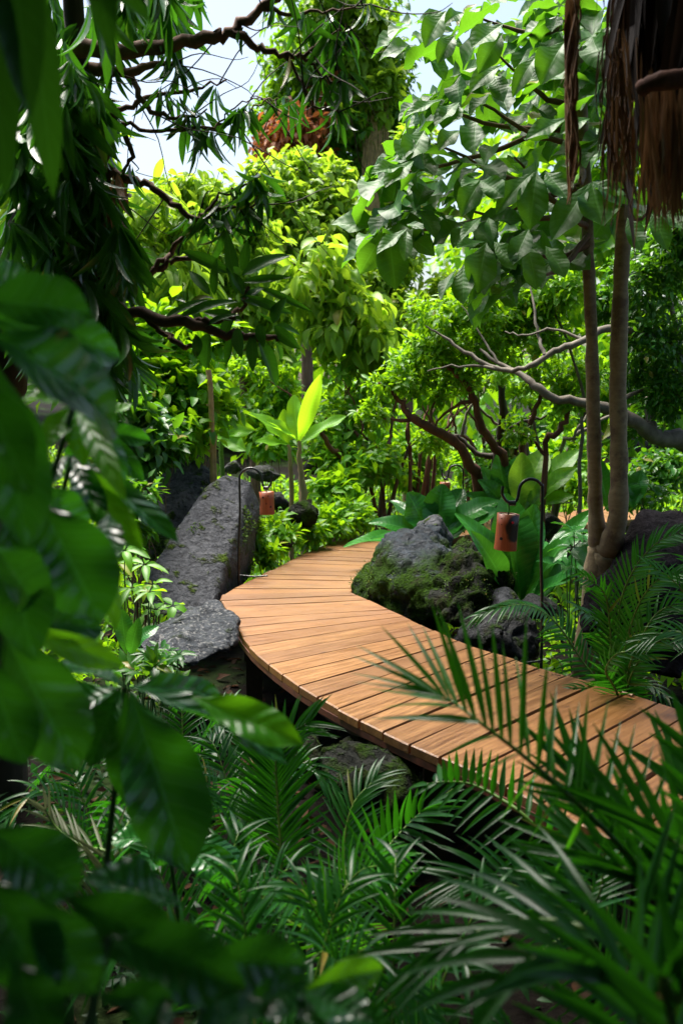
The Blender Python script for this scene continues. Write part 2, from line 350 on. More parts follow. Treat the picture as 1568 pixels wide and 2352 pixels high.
def crown(g, clumps, n, size, ratio=.45, tm=None, droop=.5, twig=14, spread=.2, mi=0, up=1., szv=.22):
    tm = tm or T_far
    pts, out, tcs, ids, cen = clump_pts(clumps, n, twig, spread)
    D = out * .5 + rv(n, .6) + np.array([0, 0, -droop]); Nn = UP * up + out * .3 + rv(n, .45)
    L = size * np.exp(np.clip(rng.normal(0, szv, n), -.5, .3)); put(g, tm, pts, D, Nn, L, L * ratio, rng.random(n), mi)
    return tcs, ids, cen
def whorl(g, c, axis, n, L, ratio, tm, spread=1.0, rnd=None, droop=.25, mi=0):
    """leaves radiating from one hub round an axis"""
    axis = unit(np.array(axis, float)); e = np.cross(axis, [.13, .97, .2]); e /= np.linalg.norm(e); f = np.cross(axis, e)
    th = np.arange(n) * 2.4 + rng.random() * 6 if n > 7 else np.arange(n) * 2 * PI / n + rng.random() * 6
    ang = rng.uniform(.25, 1.25, n) * spread if n > 7 else np.full(n, 1.2 * spread) + rng.normal(0, .15, n)
    rad = np.cos(th)[:, None] * e + np.sin(th)[:, None] * f
    D = axis * np.cos(ang)[:, None] + rad * np.sin(ang)[:, None] + np.array([0, 0, -droop]) + rv(n, .08)
    Nn = axis * 1.0 - rad * .3 + rv(n, .15) + UP * .3
    LL = L * rng.uniform(.7, 1.1, n)
    put(g, tm, np.repeat(np.array(c)[None], n, 0) + rad * .01, D, Nn, LL, LL * ratio, rng.random(n) if rnd is None else rnd, mi)
# ------------------------------------------------------------------ palm frond
def frond(parent, pts, nleaf, Lf, wf, fn=(0, 0, 1), m='palm', lift=.15, a0=75, a1=22, side=(1, 1), droop=.35, rr=.006, start=.12, shape='mid', label=None, name='frond', jit=.035, rm='rachis', up_pull=0., grav=None):
    g = G(); p = smooth_path(pts, 10); m_ = len(p)
    seg = np.r_[0, np.cumsum(np.linalg.norm(np.diff(p, axis=0), axis=1))]; s = seg / seg[-1]
    T = unit(np.gradient(p, axis=0)); fn = np.array(fn, float)
    for sd in (0, 1):
        if not side[sd]: continue
        t = np.linspace(start, 1., nleaf) + rng.normal(0, .12 / nleaf, nleaf); t = np.clip(t, 0, 1)
        B = np.stack([np.interp(t, s, p[:, k]) for k in range(3)], 1); TT = unit(np.stack([np.interp(t, s, T[:, k]) for k in range(3)], 1))
        Nn = unit(fn - TT * (TT @ fn)[:, None]); S = np.cross(TT, Nn) * (1 if sd else -1)
        a = np.radians(a0 + (a1 - a0) * t ** 1.2)[:, None]
        D = TT * np.cos(a) + S * np.sin(a) + Nn * lift + rv(nleaf, jit) + UP * up_pull
        prof = (np.sin(PI * np.clip(t * .70 + .20, 0, 1)) ** .5) if shape == 'mid' else (1.05 - .25 * t)
        L = Lf * prof * rng.uniform(.9, 1.08, nleaf) * side[sd]
        put(g, [template(7, 1, pleaf, .45, droop * k, 0, 0, tw) for k, tw in ((.15, .1), (.25, -.1), (.3, .15))], B, D, Nn + rv(nleaf, .06), L, wf * 1.6 * (.6 + .4 * prof), rng.random(nleaf), grav=(droop * .55 if grav is None else grav))
    fo = build(name, g, M[m], parent)
    if label: fo['label'] = label
    g2 = G(); tube(g2, pts, [rr, rr * .8, rr * .25], 6, 8, rnd=.4); build('rachis', g2, M[rm], fo)
    return fo
def frond_px(parent, rach, leaflets, d0, d1, rr, b0, m='palm', bd=.07, wk=1.3):
    """frond with its leaflets set out one by one: (base px, py, tip px, py, width)"""
    g = G()
    for x0, y0, x1, y1, w in leaflets:
        D0 = d0 + rng.normal(0, .01); D1 = d1 + rng.normal(0, .05) * d0 / 2
        B = W(x0, y0, D0); T_ = W(x1, y1, D1); D = T_ - B; L = np.linalg.norm(D); D /= L; n = unit(unit(CAM - B) * .6 + UP * .55 + rv(1, .12)[0])
        bend = bd * (1 + .5 * rng.random()); D = unit(D + UP * bend * 1.0)
        put(g, template(8, 1, pleaf, .5, rng.uniform(0, .12), 0, 0, rng.normal(0, .25)), B, D, n, L * 1.02, PX(w, D0) * wk, rng.random(), grav=bend)
    fo = build('frond', g, M[m], parent); g2 = G(); tube(g2, [b0] + pxl(rach), [rr, rr * .8, rr * .3], 6, 8, rnd=.4); build('rachis', g2, M['rachis'], fo); return fo
# ------------------------------------------------------------------ rocks
def rock(name, label, hull, m, vox=.03, rough=.05, fine=.012, facet=.0, seed=0, sm=2, parent=None):
    bm = bmesh.new()
    for p in hull: bm.verts.new(p)
    bmesh.ops.convex_hull(bm, input=bm.verts)
    loose = [v for v in bm.verts if not v.link_faces]
    bmesh.ops.delete(bm, geom=loose, context='VERTS')
    me = bpy.data.meshes.new('tmp'); bm.to_mesh(me); bm.free()
    ob = bpy.data.objects.new('tmp', me); C.objects.link(ob)
    md = ob.modifiers.new('r', 'REMESH'); md.mode = 'VOXEL'; md.voxel_size = vox
    dg = bpy.context.evaluated_depsgraph_get(); dg.update()
    me2 = bpy.data.meshes.new_from_object(ob.evaluated_get(dg)); bpy.data.objects.remove(ob)
    bm = bmesh.new(); bm.from_mesh(me2)
    for _ in range(sm): bmesh.ops.smooth_vert(bm, verts=bm.verts, factor=.5, use_axis_x=True, use_axis_y=True, use_axis_z=True)
    bm.normal_update()
    sd = Vector((seed * 7.3, seed * 3.1, seed))
    for v in bm.verts:
        p = v.co
        h = (1 - 2 * abs(noise.fractal(p * 2.2 + sd, .9, 2.1, 5))) * rough * .9 - rough * .5 + noise.fractal(p * 7 + sd, .8, 2.1, 3) * rough * .35
        cr = abs(noise.noise(p * 3.4 + sd)); h -= max(0, .05 - cr) * rough * 6.0
        h += noise.noise(p * 17 + sd) * fine + noise.noise(p * 41 + sd) * fine * .5
        v.co = p + v.normal * h
    ctr = np.array(hull).mean(0); base = np.array([ctr[0], ctr[1], np.array(hull)[:, 2].min()])
    bmesh.ops.translate(bm, verts=bm.verts, vec=Vector(-base))
    bm.to_mesh(me2); bm.free(); me2.name = name; me2.materials.clear(); me2.materials.append(M[m])
    for p in me2.polygons: p.use_smooth = True
    o = bpy.data.objects.new(name, me2); C.objects.link(o); o.location = base; org[o.name] = base
    tag(o, label, 'rock'); return o
def hullpx(front, d0, d1, shrink=.6, sink=None):
    """front outline in picture points at depth d0 (or own depth), back copy at d1 pulled towards the centre"""
    pts = [W(*(f if len(f) == 3 else (f[0], f[1], d0))) for f in front]; c = np.mean(pts, 0)
    back = []
    for p in pts:
        q = c + (p - c) * shrink; q[1] += d1 - d0; q[0] *= 1.0; back.append(q)
    return pts + back
def moss_on(rockobj, name, n, size, m, zmin, zmax, nz=-.2, label=None, mask=None, nmin=.0):
    """small moss leaves standing on the surface of a rock, as its part"""
    me = rockobj.data; base = org[rockobj.name]
    co = np.empty(len(me.vertices) * 3, np.float32); me.vertices.foreach_get('co', co); co = co.reshape(-1, 3) + base
    no = np.array([v.normal[:] for v in me.vertices])
    ns = np.array([noise.noise(Vector(c) * 4.5) for c in co])
    ok = np.where((co[:, 2] > zmin) & (co[:, 2] < zmax) & (no[:, 2] > nz) & (ns > nmin))[0]
    if mask is not None: ok = ok[mask(co[ok])]
    if not len(ok): return
    k = rng.choice(ok, n); g = G(); nn = no[k]
    B = co[k] + rv(n, .012) - nn * .004; D = nn * .7 + rv(n, .55) + UP * .3
    L = size * rng.uniform(.5, 1.4, n); put(g, T_far, B, D, UP + rv(n, .4) + nn * .2, L, L * .55, rng.random(n))
    build(name, g, M[m], rockobj)
# ================================================================== GROUND
def gz(x, y):
    h = -.47 + .09 * noise.noise(Vector((x * .7, y * .7, 3))) + .035 * noise.noise(Vector((x * 2.6, y * 2.6, 9)))
    h += max(0, y - 11) * .045 + max(0, -x - 1.8) * .16 * min(1, max(0, y - 1) / 3) + max(0, x - 2.8) * .08
    if y > 26: h = h * .3 + .5
    return h
xs = np.unique(np.r_[np.linspace(-6, 6, 110), np.linspace(-120, -6, 16), np.linspace(6, 120, 16)])
ys = np.unique(np.r_[np.linspace(-4, 14, 150), np.linspace(-60, -4, 8), np.linspace(14, 160, 24)])
g = G(); P_ = np.array([(x, y, gz(x, y)) for y in ys for x in xs]); nx = len(xs)
g.add(P_, [(j * nx + i, j * nx + i + 1, (j + 1) * nx + i + 1, (j + 1) * nx + i) for j in range(len(ys) - 1) for i in range(nx - 1)], np.zeros((len(P_), 3)))
tag(build('ground', g, M['soil'], origin=(0, 0, 0)), kind='structure')
def gp(x, y, dz=0): return np.array([x, y, gz(x, y) + dz])
def GX(px, d, dz=0):
    """ground point below picture column px at distance d"""
    x = W(px, 900, d)[0]; return gp(x, d, dz)
# ================================================================== BOARDWALK
def dk(px, py): return GP(px, py)[:2]
pairs = [((2.95, 10.95), (3.35, 10.1)), ((2.35, 10.36), (2.62, 9.6)), ((2.0, 10.2), (2.0, 9.1)), ((1.2, 9.75), (1.3, 8.8)), ((.6, 9.25), (.8, 8.5)),
         (dk(846, 1224), dk(915, 1240)), (dk(760, 1244), dk(900, 1252)), (dk(690, 1275), dk(880, 1283)), (dk(635, 1303), dk(856, 1309)), (dk(580, 1330), dk(830, 1335)), (dk(538, 1350), dk(812, 1350)),
         (dk(508, 1369), dk(804, 1360)), (dk(507, 1385), dk(830, 1370)), (dk(523, 1400), dk(865, 1386)), (dk(538, 1420), dk(893, 1400)), (dk(546, 1452), dk(921, 1412)), (dk(581, 1495), dk(953, 1427)), (dk(631, 1537), dk(1015, 1455)),
         (dk(684, 1575), dk(1052, 1471)), (dk(735, 1606), dk(1091, 1486)), (dk(782, 1632), dk(1138, 1500)), (dk(836, 1660), dk(1196, 1518)), (dk(896, 1689), dk(1255, 1539)), (dk(963, 1721), dk(1323, 1557)), (dk(1038, 1752), dk(1398, 1579)),
         (dk(1120, 1788), dk(1473, 1602)), (dk(1207, 1834), dk(1556, 1629)), (dk(1330, 1893), dk(1665, 1664)), (dk(1470, 1960), dk(1790, 1705)), (dk(1650, 2040), dk(1960, 1760))]
Lp = np.array([p[0] for p in pairs]); Rp = np.array([p[1] for p in pairs]); mid = (Lp * .6 + Rp * .4)
arc = np.r_[0, np.cumsum(np.linalg.norm(np.diff(mid, axis=0), axis=1))]
nb = int(arc[-1] / .158); ed = np.linspace(0, arc[-1], nb + 1)
def at(arr, t): return np.array([np.interp(t, arc, arr[:, 0]), np.interp(t, arc, arr[:, 1])])
bw = thing('boardwalk', 'curving walkway of orange-brown wooden planks winding between the rocks and ferns', 'boardwalk', (.3, 5, -.45))
g = G(); gs = G()
def fill_quad(g, a, b, c, d, ua, rnd, z0, z1, mi=0):
    """plank a-b (far edge, left to right), d-c (near edge); bevelled box"""
    L = np.linalg.norm(b - a); wd = np.linalg.norm(a - d)
    bevel = .004; cc = [a, b, c, d]; ctr = sum(cc) / 4
    ins = [p + (ctr - p) / np.linalg.norm(ctr - p) * bevel * 1.6 for p in cc]
    nseg = 10; V = []; A = []; dz = rng.normal(0, .0012); warp = rng.normal(0, .0025)
    for i in range(nseg + 1):
        t = i / nseg
        for (p0, p1, z, vv) in ((a, b, z1 - bevel, 0), (ins[0], ins[1], z1, .03), (ins[3], ins[2], z1, .97), (d, c, z1 - bevel, 1), (d, c, z0, 1.2), (a, b, z0, -.2)):
            q = p0 * (1 - t) + p1 * t; V.append((q[0], q[1], z + dz + warp * math.sin(PI * t))); A.append((ua + t * L, vv * wd + rnd * 3, rnd))
    Q = [(i * 6 + j, i * 6 + (j + 1) % 6, (i + 1) * 6 + (j + 1) % 6, (i + 1) * 6 + j) for i in range(nseg) for j in range(6)]
    Q += [(0, 1, 2, 3), (0, 3, 4, 5)]; k = nseg * 6; Q += [(k + 3, k + 2, k + 1, k), (k + 5, k + 4, k + 3, k)]
    g.add(V, Q, A, mi)
for i in range(nb):
    ga = .0030 if ed[i] < arc[18] else .0066
    t0 = ed[i] + ga; t1 = ed[i + 1] - ga
    jl = rng.normal(0, .004, 2); e = unit(at(Rp, t0) - at(Lp, t0))
    fill_quad(g, at(Lp, t0) + e * jl[0], at(Rp, t0) + e * jl[1], at(Rp, t1) + e * jl[1], at(Lp, t1) + e * jl[0], rng.random() * 7, rng.random(), -.034, 0)
tag(build('plank_deck', g, M['wood'], bw, smooth=False))
for nm, Ep, off, ztop, zbot, mm_ in (('fascia', Lp, .012, -.036, -.062, 'woodside'), ('fascia', Rp, -.012, -.036, -.062, 'woodside'), ('joist_beam', Lp, .14, -.036, -.16, 'post'), ('joist_beam', Rp, -.14, -.036, -.16, 'post')):
    g = G(); ts = np.linspace(0, arc[-1], 90); V = []; 
    for t in ts:
        e = unit(at(Rp, t) - at(Lp, t)); p = at(Ep, t)
        for o_, z in ((off - .01, ztop), (off + .01, ztop), (off + .01, zbot), (off - .01, zbot)): V.append((*(p + e * o_), z))
    g.add(V, [(i * 4 + j, i * 4 + (j + 1) % 4, i * 4 + 4 + (j + 1) % 4, i * 4 + 4 + j) for i in range(89) for j in range(4)], np.zeros((len(V), 3)))
    build(nm, g, M[mm_], bw, smooth=False)
# continuous thin fascia under the plank ends on the near side
for t in np.linspace(.3, arc[-1] - .3, 11):
    for A_ in (Lp, Rp):
        e = unit(at(Rp, t) - at(Lp, t)) * (1 if A_ is Lp else -1); p = at(A_, t) + e * .1; g = G(); h0 = gz(*p) - .1
        V = [(p[0] + a, p[1] + b, z) for z in (h0, -.04) for a, b in ((-.04, -.04), (.04, -.04), (.04, .04), (-.04, .04))]
        g.add(V, [(0, 1, 5, 4), (1, 2, 6, 5), (2, 3, 7, 6), (3, 0, 4, 7)], np.zeros((8, 3))); build('post', g, M['post'], bw, smooth=False)
# debris lying on the deck
def scatter_deck(n, px, py, sx, sy, Lm, wm, name, label, m, cat, big=False):
    g = G(); k = 0
    while k < n:
        q = GP(px + rng.normal(0, sx), py + rng.normal(0, sy)); L = Lm * rng.uniform(.4, 1.4); a = rng.random() * 6.3
        d = np.array([math.cos(a), math.sin(a), 0]); tube(g, [q + UP * .004, q + d * L * .5 + UP * .006 + rv(1, L * .08)[0] * [1, 1, 0], q + d * L + UP * .004], [wm, wm * .6], 4, 2); k += 1
    o = build(name, g, M[m]); tag(o, label, cat, kind='stuff'); return o
scatter_deck(70, 1260, 1535, 70, 16, .022, .0018, 'plant_debris', 'tiny dark seed and twig crumbs scattered over the sunlit planks', 'debris', 'debris')
g = G(); a, b = GP(1428, 1593), GP(1452, 1601); tube(g, [a + UP * .006, (a + b) / 2 + UP * .008, b + UP * .007], [.004, .004, .0065], 6, 4)
tag(build('twig', g, M['rim']), 'pale broken twig lying on the right end of the planks', 'twig')
g = G(); tube(g, [GP(1396, 1808) + UP * .006, GP(1424, 1812) + UP * .01, GP(1452, 1806) + UP * .006], [.004, .003, .002], 6, 4)
tag(build('twig', g, M['twig']), 'dark twig on the near planks behind the palm leaflets', 'twig')
# ================================================================== ROCKS
# big mossy boulder right of the deck bend
R0 = rock('boulder', 'big mossy boulder with a bare grey cap pressed against the inside of the walkway bend',
     [GP(804, 1362, -.02), GP(845, 1400, -.15), GP(905, 1430, -.2), GP(980, 1462, -.25), W(822, 1318, 6.25), W(868, 1262, 6.35), W(893, 1228, 6.3), W(930, 1203, 6.3), W(970, 1193, 6.3), W(1010, 1212, 6.35), W(1040, 1262, 6.2), W(1036, 1300, 5.9),
      W(1000, 1380, 5.5), W(880, 1330, 5.85), W(905, 1270, 5.95), W(1010, 1262, 5.95), W(840, 1350, 6.0), W(930, 1290, 7.0), W(1010, 1290, 7.0), W(905, 1240, 6.8), W(960, 1460, 5.6), W(1020, 1440, 5.6), W(850, 1350, 6.8)], 'rockmoss', .018, .055, .016, seed=2, sm=0)
moss_on(R0, 'moss', 3200, .010, 'mossleaf', -.3, .18, -.5, nmin=.22)
R0b = rock('boulder', 'small pointed boulder with grey tip leaning on the right shoulder of the big mossy boulder', [W(960, 1200, 6.75), W(988, 1180, 6.7), W(1005, 1184, 6.7), W(1028, 1216, 6.75), W(1045, 1230, 6.75), W(1040, 1300, 6.7), W(950, 1290, 6.8), W(1000, 1215, 6.5), W(990, 1190, 7), W(1030, 1240, 7.1), W(960, 1250, 7.1)], 'rockslab', .02, .03, .01, seed=5)
R1 = rock('boulder', 'knobbly dark green moss covered boulder between the grey capped boulder and the hanging fern', [W(1035, 1250, 6.0), W(1070, 1235, 6.0), W(1105, 1240, 6.0), W(1150, 1290, 5.9), W(1165, 1340, 5.7), W(1140, 1400, 5.4), W(1060, 1440, 5.2), W(990, 1430, 5.3), W(1000, 1370, 5.5), W(1050, 1330, 5.5), W(1110, 1330, 5.5), W(1060, 1260, 6.6), W(1130, 1300, 6.6), W(1000, 1330, 6.4)], 'rockunder', .018, .11, .024, seed=9, sm=0)
moss_on(R1, 'moss', 2600, .010, 'mossleaf', -.5, .5, .1, nmin=.22)
R2 = rock('boulder', 'wet dark rounded boulder between the plank edge and the near lantern hook', [W(1040, 1470, 5.15), W(1060, 1430, 5.2), W(1110, 1405, 5.2), W(1180, 1398, 5.2), W(1230, 1425, 5.15), W(1240, 1490, 5.0), W(1200, 1540, 4.9), W(1110, 1500, 5.0), W(1150, 1450, 4.85), W(1060, 1500, 5.6), W(1220, 1500, 5.6), W(1130, 1420, 5.7)], 'rockdark', .02, .05, .012, seed=11)
R3 = rock('rock', 'small rounded grey stone at the foot of the tall strap-leaved fern', [W(1110, 1390, 5.5), W(1130, 1355, 5.5), W(1165, 1350, 5.5), W(1200, 1378, 5.5), W(1205, 1410, 5.4), W(1120, 1420, 5.4), W(1160, 1390, 5.25), W(1130, 1380, 5.8), W(1190, 1390, 5.8)], 'rockslab', .018, .02, .008, seed=12)
R3b = rock('rock', 'low wet grey stone just behind the pole of the near lantern hook', [W(1195, 1385, 5.3), W(1215, 1362, 5.3), W(1250, 1360, 5.3), W(1290, 1385, 5.3), W(1280, 1420, 5.2), W(1210, 1420, 5.2), W(1240, 1390, 5.1), W(1240, 1380, 5.6)], 'rockdark', .018, .02, .008, seed=13)
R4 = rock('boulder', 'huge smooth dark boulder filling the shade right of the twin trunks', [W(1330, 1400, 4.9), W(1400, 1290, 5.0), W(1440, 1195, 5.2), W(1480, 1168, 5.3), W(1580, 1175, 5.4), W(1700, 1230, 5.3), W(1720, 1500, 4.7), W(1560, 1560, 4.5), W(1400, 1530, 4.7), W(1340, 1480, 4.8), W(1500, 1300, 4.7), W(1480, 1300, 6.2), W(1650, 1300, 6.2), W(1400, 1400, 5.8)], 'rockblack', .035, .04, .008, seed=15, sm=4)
# leaning slab left
R5 = rock('stone_slab', 'tall smooth grey slab leaning behind the left lantern hook', [W(322, 1360, 6.15), W(345, 1305, 6.2), W(470, 1122, 6.95), W(496, 1104, 6.95), W(518, 1090, 7.05), W(575, 1106, 7.1), W(600, 1170, 7.15), W(590, 1240, 7.1), W(572, 1325, 7.0), W(532, 1385, 6.4), W(480, 1415, 5.95), W(335, 1410, 5.95),
      W(430, 1290, 6.9), W(510, 1110, 7.5), W(575, 1150, 7.6), W(560, 1320, 7.5), W(440, 1340, 7.2)], 'rockslab', .024, .012, .004, seed=17, sm=0)
moss_on(R5, 'moss', 4200, .018, 'mossleaf', -.4, .55, -.6, mask=lambda c: (c[:, 0] > W(565, 0, 7.1)[0] - .03) | (c[:, 0] - .50 * c[:, 2] < -1.13))
R6 = rock('stone_slab', 'broad grey slab lying on its side behind the leaning slab, moss on its lower edge', [W(350, 1180, 7.1), W(372, 1090, 7.3), W(400, 1062, 7.4), W(440, 1058, 7.4), W(500, 1085, 7.4), W(512, 1120, 7.3), W(420, 1180, 7.0), W(350, 1290, 6.7), W(320, 1260, 6.8), W(400, 1100, 8), W(500, 1110, 8), W(360, 1200, 7.9), W(440, 1250, 6.9)], 'rockpale', .028, .04, .012, seed=19)
moss_on(R6, 'moss', 4200, .018, 'mossleaf', -.3, .30, -.7)
# flat rock beside the deck
R7 = rock('flat_rock', 'flat dark rock flecked with white lichen touching the left edge of the walkway', [GP(316, 1475, .05), GP(335, 1450, .08), GP(395, 1412, .10), GP(480, 1382, .12), GP(500, 1385, .12), GP(548, 1415, .09), GP(549, 1432, .06), GP(515, 1452, .07), GP(420, 1468, .07), GP(330, 1490, .03),
      W(545, 1450, 4.9), W(540, 1490, 4.75), W(480, 1515, 4.55), W(400, 1535, 4.45), W(330, 1520, 4.5), W(350, 1460, 5.6), W(520, 1430, 5.6)], 'rockflat', .016, .035, .012, seed=21, sm=1)
R8 = rock('boulder', 'dark algae stained boulder in the hollow under the near plank edge', [W(720, 1700, 3.5), W(760, 1680, 3.6), W(860, 1690, 3.7), W(950, 1740, 3.6), W(960, 1830, 3.4), W(900, 1880, 3.2), W(760, 1870, 3.2), W(720, 1800, 3.3), W(840, 1780, 3.2), W(840, 1720, 4.1)], 'rockunder', .02, .05, .012, seed=23)
R9 = rock('boulder', 'small brown-green boulder low in the shadow at the left of the hollow', [W(640, 1720, 3.5), W(700, 1650, 3.9), W(740, 1670, 4.0), W(735, 1760, 3.6), W(660, 1780, 3.4), W(700, 1700, 4.3)], 'rockunder', .02, .03, .01, seed=24)
for k, (x0, y0, x1, y1, d, mm, lab) in enumerate([
        (505, 1052, 560, 1095, 9.2, 'rockpale', 'pale rounded rock at the foot of the tan cane'),
        (560, 1068, 650, 1110, 8.8, 'rockpale', 'pale grey rock seen through the arch of the left lantern hook'),
        (700, 1050, 745, 1095, 9.6, 'rockpale', 'pale grey rock right of the young banana trunk'),
        (600, 1130, 665, 1180, 7.8, 'rockdark', 'dark rock directly behind the small left lantern'),
        (660, 1150, 735, 1215, 7.8, 'rockunder', 'mossy brown stone at the foot of the banana plant'),
        (820, 1085, 900, 1110, 11, 'rockpale', 'low grey rock far back beyond the head of the path'),
        (1437, 1052, 1492, 1082, 9.5, 'rockpale', 'grey rock behind the right trunk at the edge of the lower bushes'),
        (1195, 1172, 1296, 1240, 8.3, 'rockdark', 'small dark rock between the near lantern pole and the far planks'),
        (620, 1235, 690, 1262, 7.6, 'rockpale', 'small pale stone at the far left edge of the walkway')]):
    cx_, cy_ = (x0 + x1) / 2, (y0 + y1) / 2; rx, ry = (x1 - x0) / 2, (y1 - y0) / 2; h = []
    for q in range(14):
        a = q * 2.4; f = rng.uniform(.6, 1.15); z = 1 - 2 * (q + .5) / 14
        h.append(W(cx_ + rx * math.cos(a) * math.sqrt(1 - z * z) * f * 1.1, cy_ + ry * z * 1.05, d + PX(rx, d) * math.sin(a) * math.sqrt(1 - z * z)))
    rock('rock', lab, h, mm, .02, .03, .008, seed=30 + k, sm=0)
# ================================================================== LANTERNS AND HOOKS
def hook(label, base, H, rad, dirx, curl=.055, rr=.0065, foot=True):
    """shepherd hook: pole, arch towards dirx, small upturned curl; returns the hanging point"""
    t = thing('lantern_hook', label, 'lantern hook', base, 'shepherd hooks along the path'); b = np.array(base); ex = unit(np.array(dirx, float)); R = rad
    top = b + UP * (H - R); g = G()
    pts = [b - UP * .12 + ex * -.015, b + UP * H * .3 - ex * .012, b + UP * H * .6, top]
    pts += [top + ex * R * (1 - math.cos(a)) + UP * R * math.sin(a) for a in np.radians([30, 60, 90, 120, 150, 180])]
    e = pts[-1]; pts += [e - UP * .022 + ex * .003, e - UP * .045 + ex * .012]; low = e - UP * .060 + ex * (.012 + curl * .4)
    tube(g, pts + [low, ], rr, 10, 5); build('pole', g, M['steel'], t)
    g = G(); tube(g, [low, low + ex * curl * .45 + UP * .018, low + ex * curl * .75 + UP * .05, low + ex * curl * .7 + UP * .085], [rr, rr, rr * .9, rr * 1.1], 10, 5)
    tube(g, [low - ex * .02 + UP * .004, low + ex * .012 + UP * .004], rr * 1.7, 10, 3); build('hook_end', g, M['steel'], t)
    if foot:
        g = G(); tube(g, [b + UP * .02 - ex * .01, b + ex * .09 + UP * .012, b + ex * .18 + UP * .02], rr * .8, 8, 3); build('foot_bar', g, M['steel'], t)
    return low
def lantern(label, hang, drop, w, h, holes, scorch, tilt=.04, bead=None):
    c = hang - UP * drop; t = thing('bamboo_lantern', label, 'lantern', c - UP * h, 'bamboo lanterns on hooks'); R = w / 2
    ax = unit(np.array([tilt, 0, 1.0])); n = 40
    def P3(a, z, r): return c - ax * h * (1 - z) + r * (math.cos(a) * np.array([1, 0, -tilt]) + math.sin(a) * np.array([0, 1, 0]))
    g = G(); V = []; A = []; prof = [(R * .9, 0), (R * 1.02, 0.0), (R * 1.03, .02), (R * .99, .3), (R * .985, .7), (R * 1.0, 1.0), (R * .88, 1.0), (R * .86, .5), (R * .88, 0.)]
    for r, z in prof:
        for i in range(n): V.append(P3(-PI / 2 + i * 2 * PI / n, z, r)); A.append((i / n if i < n / 2 else i / n - 1, z, scorch))
    g.add(V, [(j * n + i, j * n + (i + 1) % n, (j + 1) * n + (i + 1) % n, (j + 1) * n + i) for j in range(len(prof) - 1) for i in range(n)], A)
    build('bamboo_tube', g, M['bamboo'], t)
    g = G(); V = [P3(0, .97, 0)] + [P3(i * 2 * PI / n, .97, R * .89) for i in range(n)]
    g.add(V, [(0, 1 + i, 1 + (i + 1) % n, 1 + (i + 2) % n) for i in range(0, n, 2)], np.zeros((n + 1, 3))); build('lid', g, M['rim'], t)
    for a, z, r in holes:                                   # drilled holes: dark discs following the wall
        g = G(); k = 12; V = [P3(-PI / 2 + a, z, R * 1.035)] + [P3(-PI / 2 + a + r / R * math.cos(q * 2 * PI / k), z + r / h * math.sin(q * 2 * PI / k), R * 1.035) for q in range(k)]
        g.add(V, [(0, 1 + i, 1 + (i + 1) % k, 1 + (i + 2) % k) for i in range(0, k, 2)], np.zeros((k + 1, 3))); build('hole', g, M['hole'], t)
    if bead:
        a, z = bead; g = G(); k = 8; q0 = P3(-PI / 2 + a, z, R * 1.045); tube(g, [q0 - UP * .005, q0 + UP * .005], [.006, .006], 8, 2); build('red_bead', g, M['bud'], t)
    g = G(); tube(g, [hang + UP * .004, hang - UP * drop * .5 + np.array([.002, 0, 0]), c + UP * 0.004], .0022, 6, 4)
    tube(g, [c + UP * .006, c - ax * .015], .004, 6, 2)
    if drop > .03: tube(g, [P3(0, .98, R * .85), c + UP * .003, P3(PI, .98, R * .85)], .0018, 6, 3)
    build('wire', g, M['steel'], t)
d1 = 4.7
b1 = W(1236, 1500, d1); low = hook('tall black shepherd hook beside the dark boulder, carrying the scorched lantern', (b1[0], d1, b1[2] - .06), W(1195, 1100, d1)[2] - b1[2] + .06, PX(28, d1), (-1, -.12, 0), .06, .0075)
tgt = W(1166, 1180, d1 - .02)
lantern('large bamboo lantern with black scorched side and red spot on the nearest hook', np.array([tgt[0] + .002, low[1], low[2]]), low[2] - tgt[2], PX(51, d1), PX(84, d1), [(-.62, .33, .0075), (-.75, .88, .0028), (-.7, .72, .0028)], .09, .07, bead=(.28, .80))
d2 = 6.5
b2 = W(553, 1328, d2); low = hook('thin black shepherd hook standing in front of the leaning grey slab', (b2[0], d2, b2[2]), W(575, 1075, d2)[2] - b2[2], PX(26, d2), (1, -.1, 0), .045, .0075)
tgt = W(604, 1124, d2)
lantern('orange bamboo lantern with small cut triangles in front of the dark rock at left', np.array([low[0], low[1], low[2]]), max(.02, low[2] - tgt[2]), PX(34, d2), PX(52, d2), [(-.45, .78, .007), (.25, .84, .004), (0, .5, .004), (.55, .35, .006)], -.30, -.03)
d3 = 8.3
b3 = W(1062, 1165, d3); low = hook('distant dark shepherd hook half hidden by the fern behind the big boulder', (b3[0], d3, b3[2] - .1), W(1050, 1068, d3)[2] - b3[2] + .1, PX(17, d3), (-1, -.1, 0), .04, .007, False)
tgt = W(1027, 1101, d3)
lantern('far orange bamboo lantern above the fern behind the big boulder', np.array([low[0], low[1], low[2]]), max(.02, low[2] - tgt[2]), PX(25, d3), PX(38, d3), [(-.3, .7, .006)], .35)
d4 = 9.4
b4 = W(1566, 1130, d4); low = hook('distant dark shepherd hook at the right edge above the dark boulder', (b4[0], d4, b4[2] - .1), W(1560, 1060, d4)[2] - b4[2] + .1, PX(12, d4), (-1, 0, 0), .03, .007, False)
lantern('small reddish bamboo lantern at the right edge of the view behind the dark boulder', low, .02, PX(24, d4), PX(36, d4), [(-.2, .6, .006)], .4)
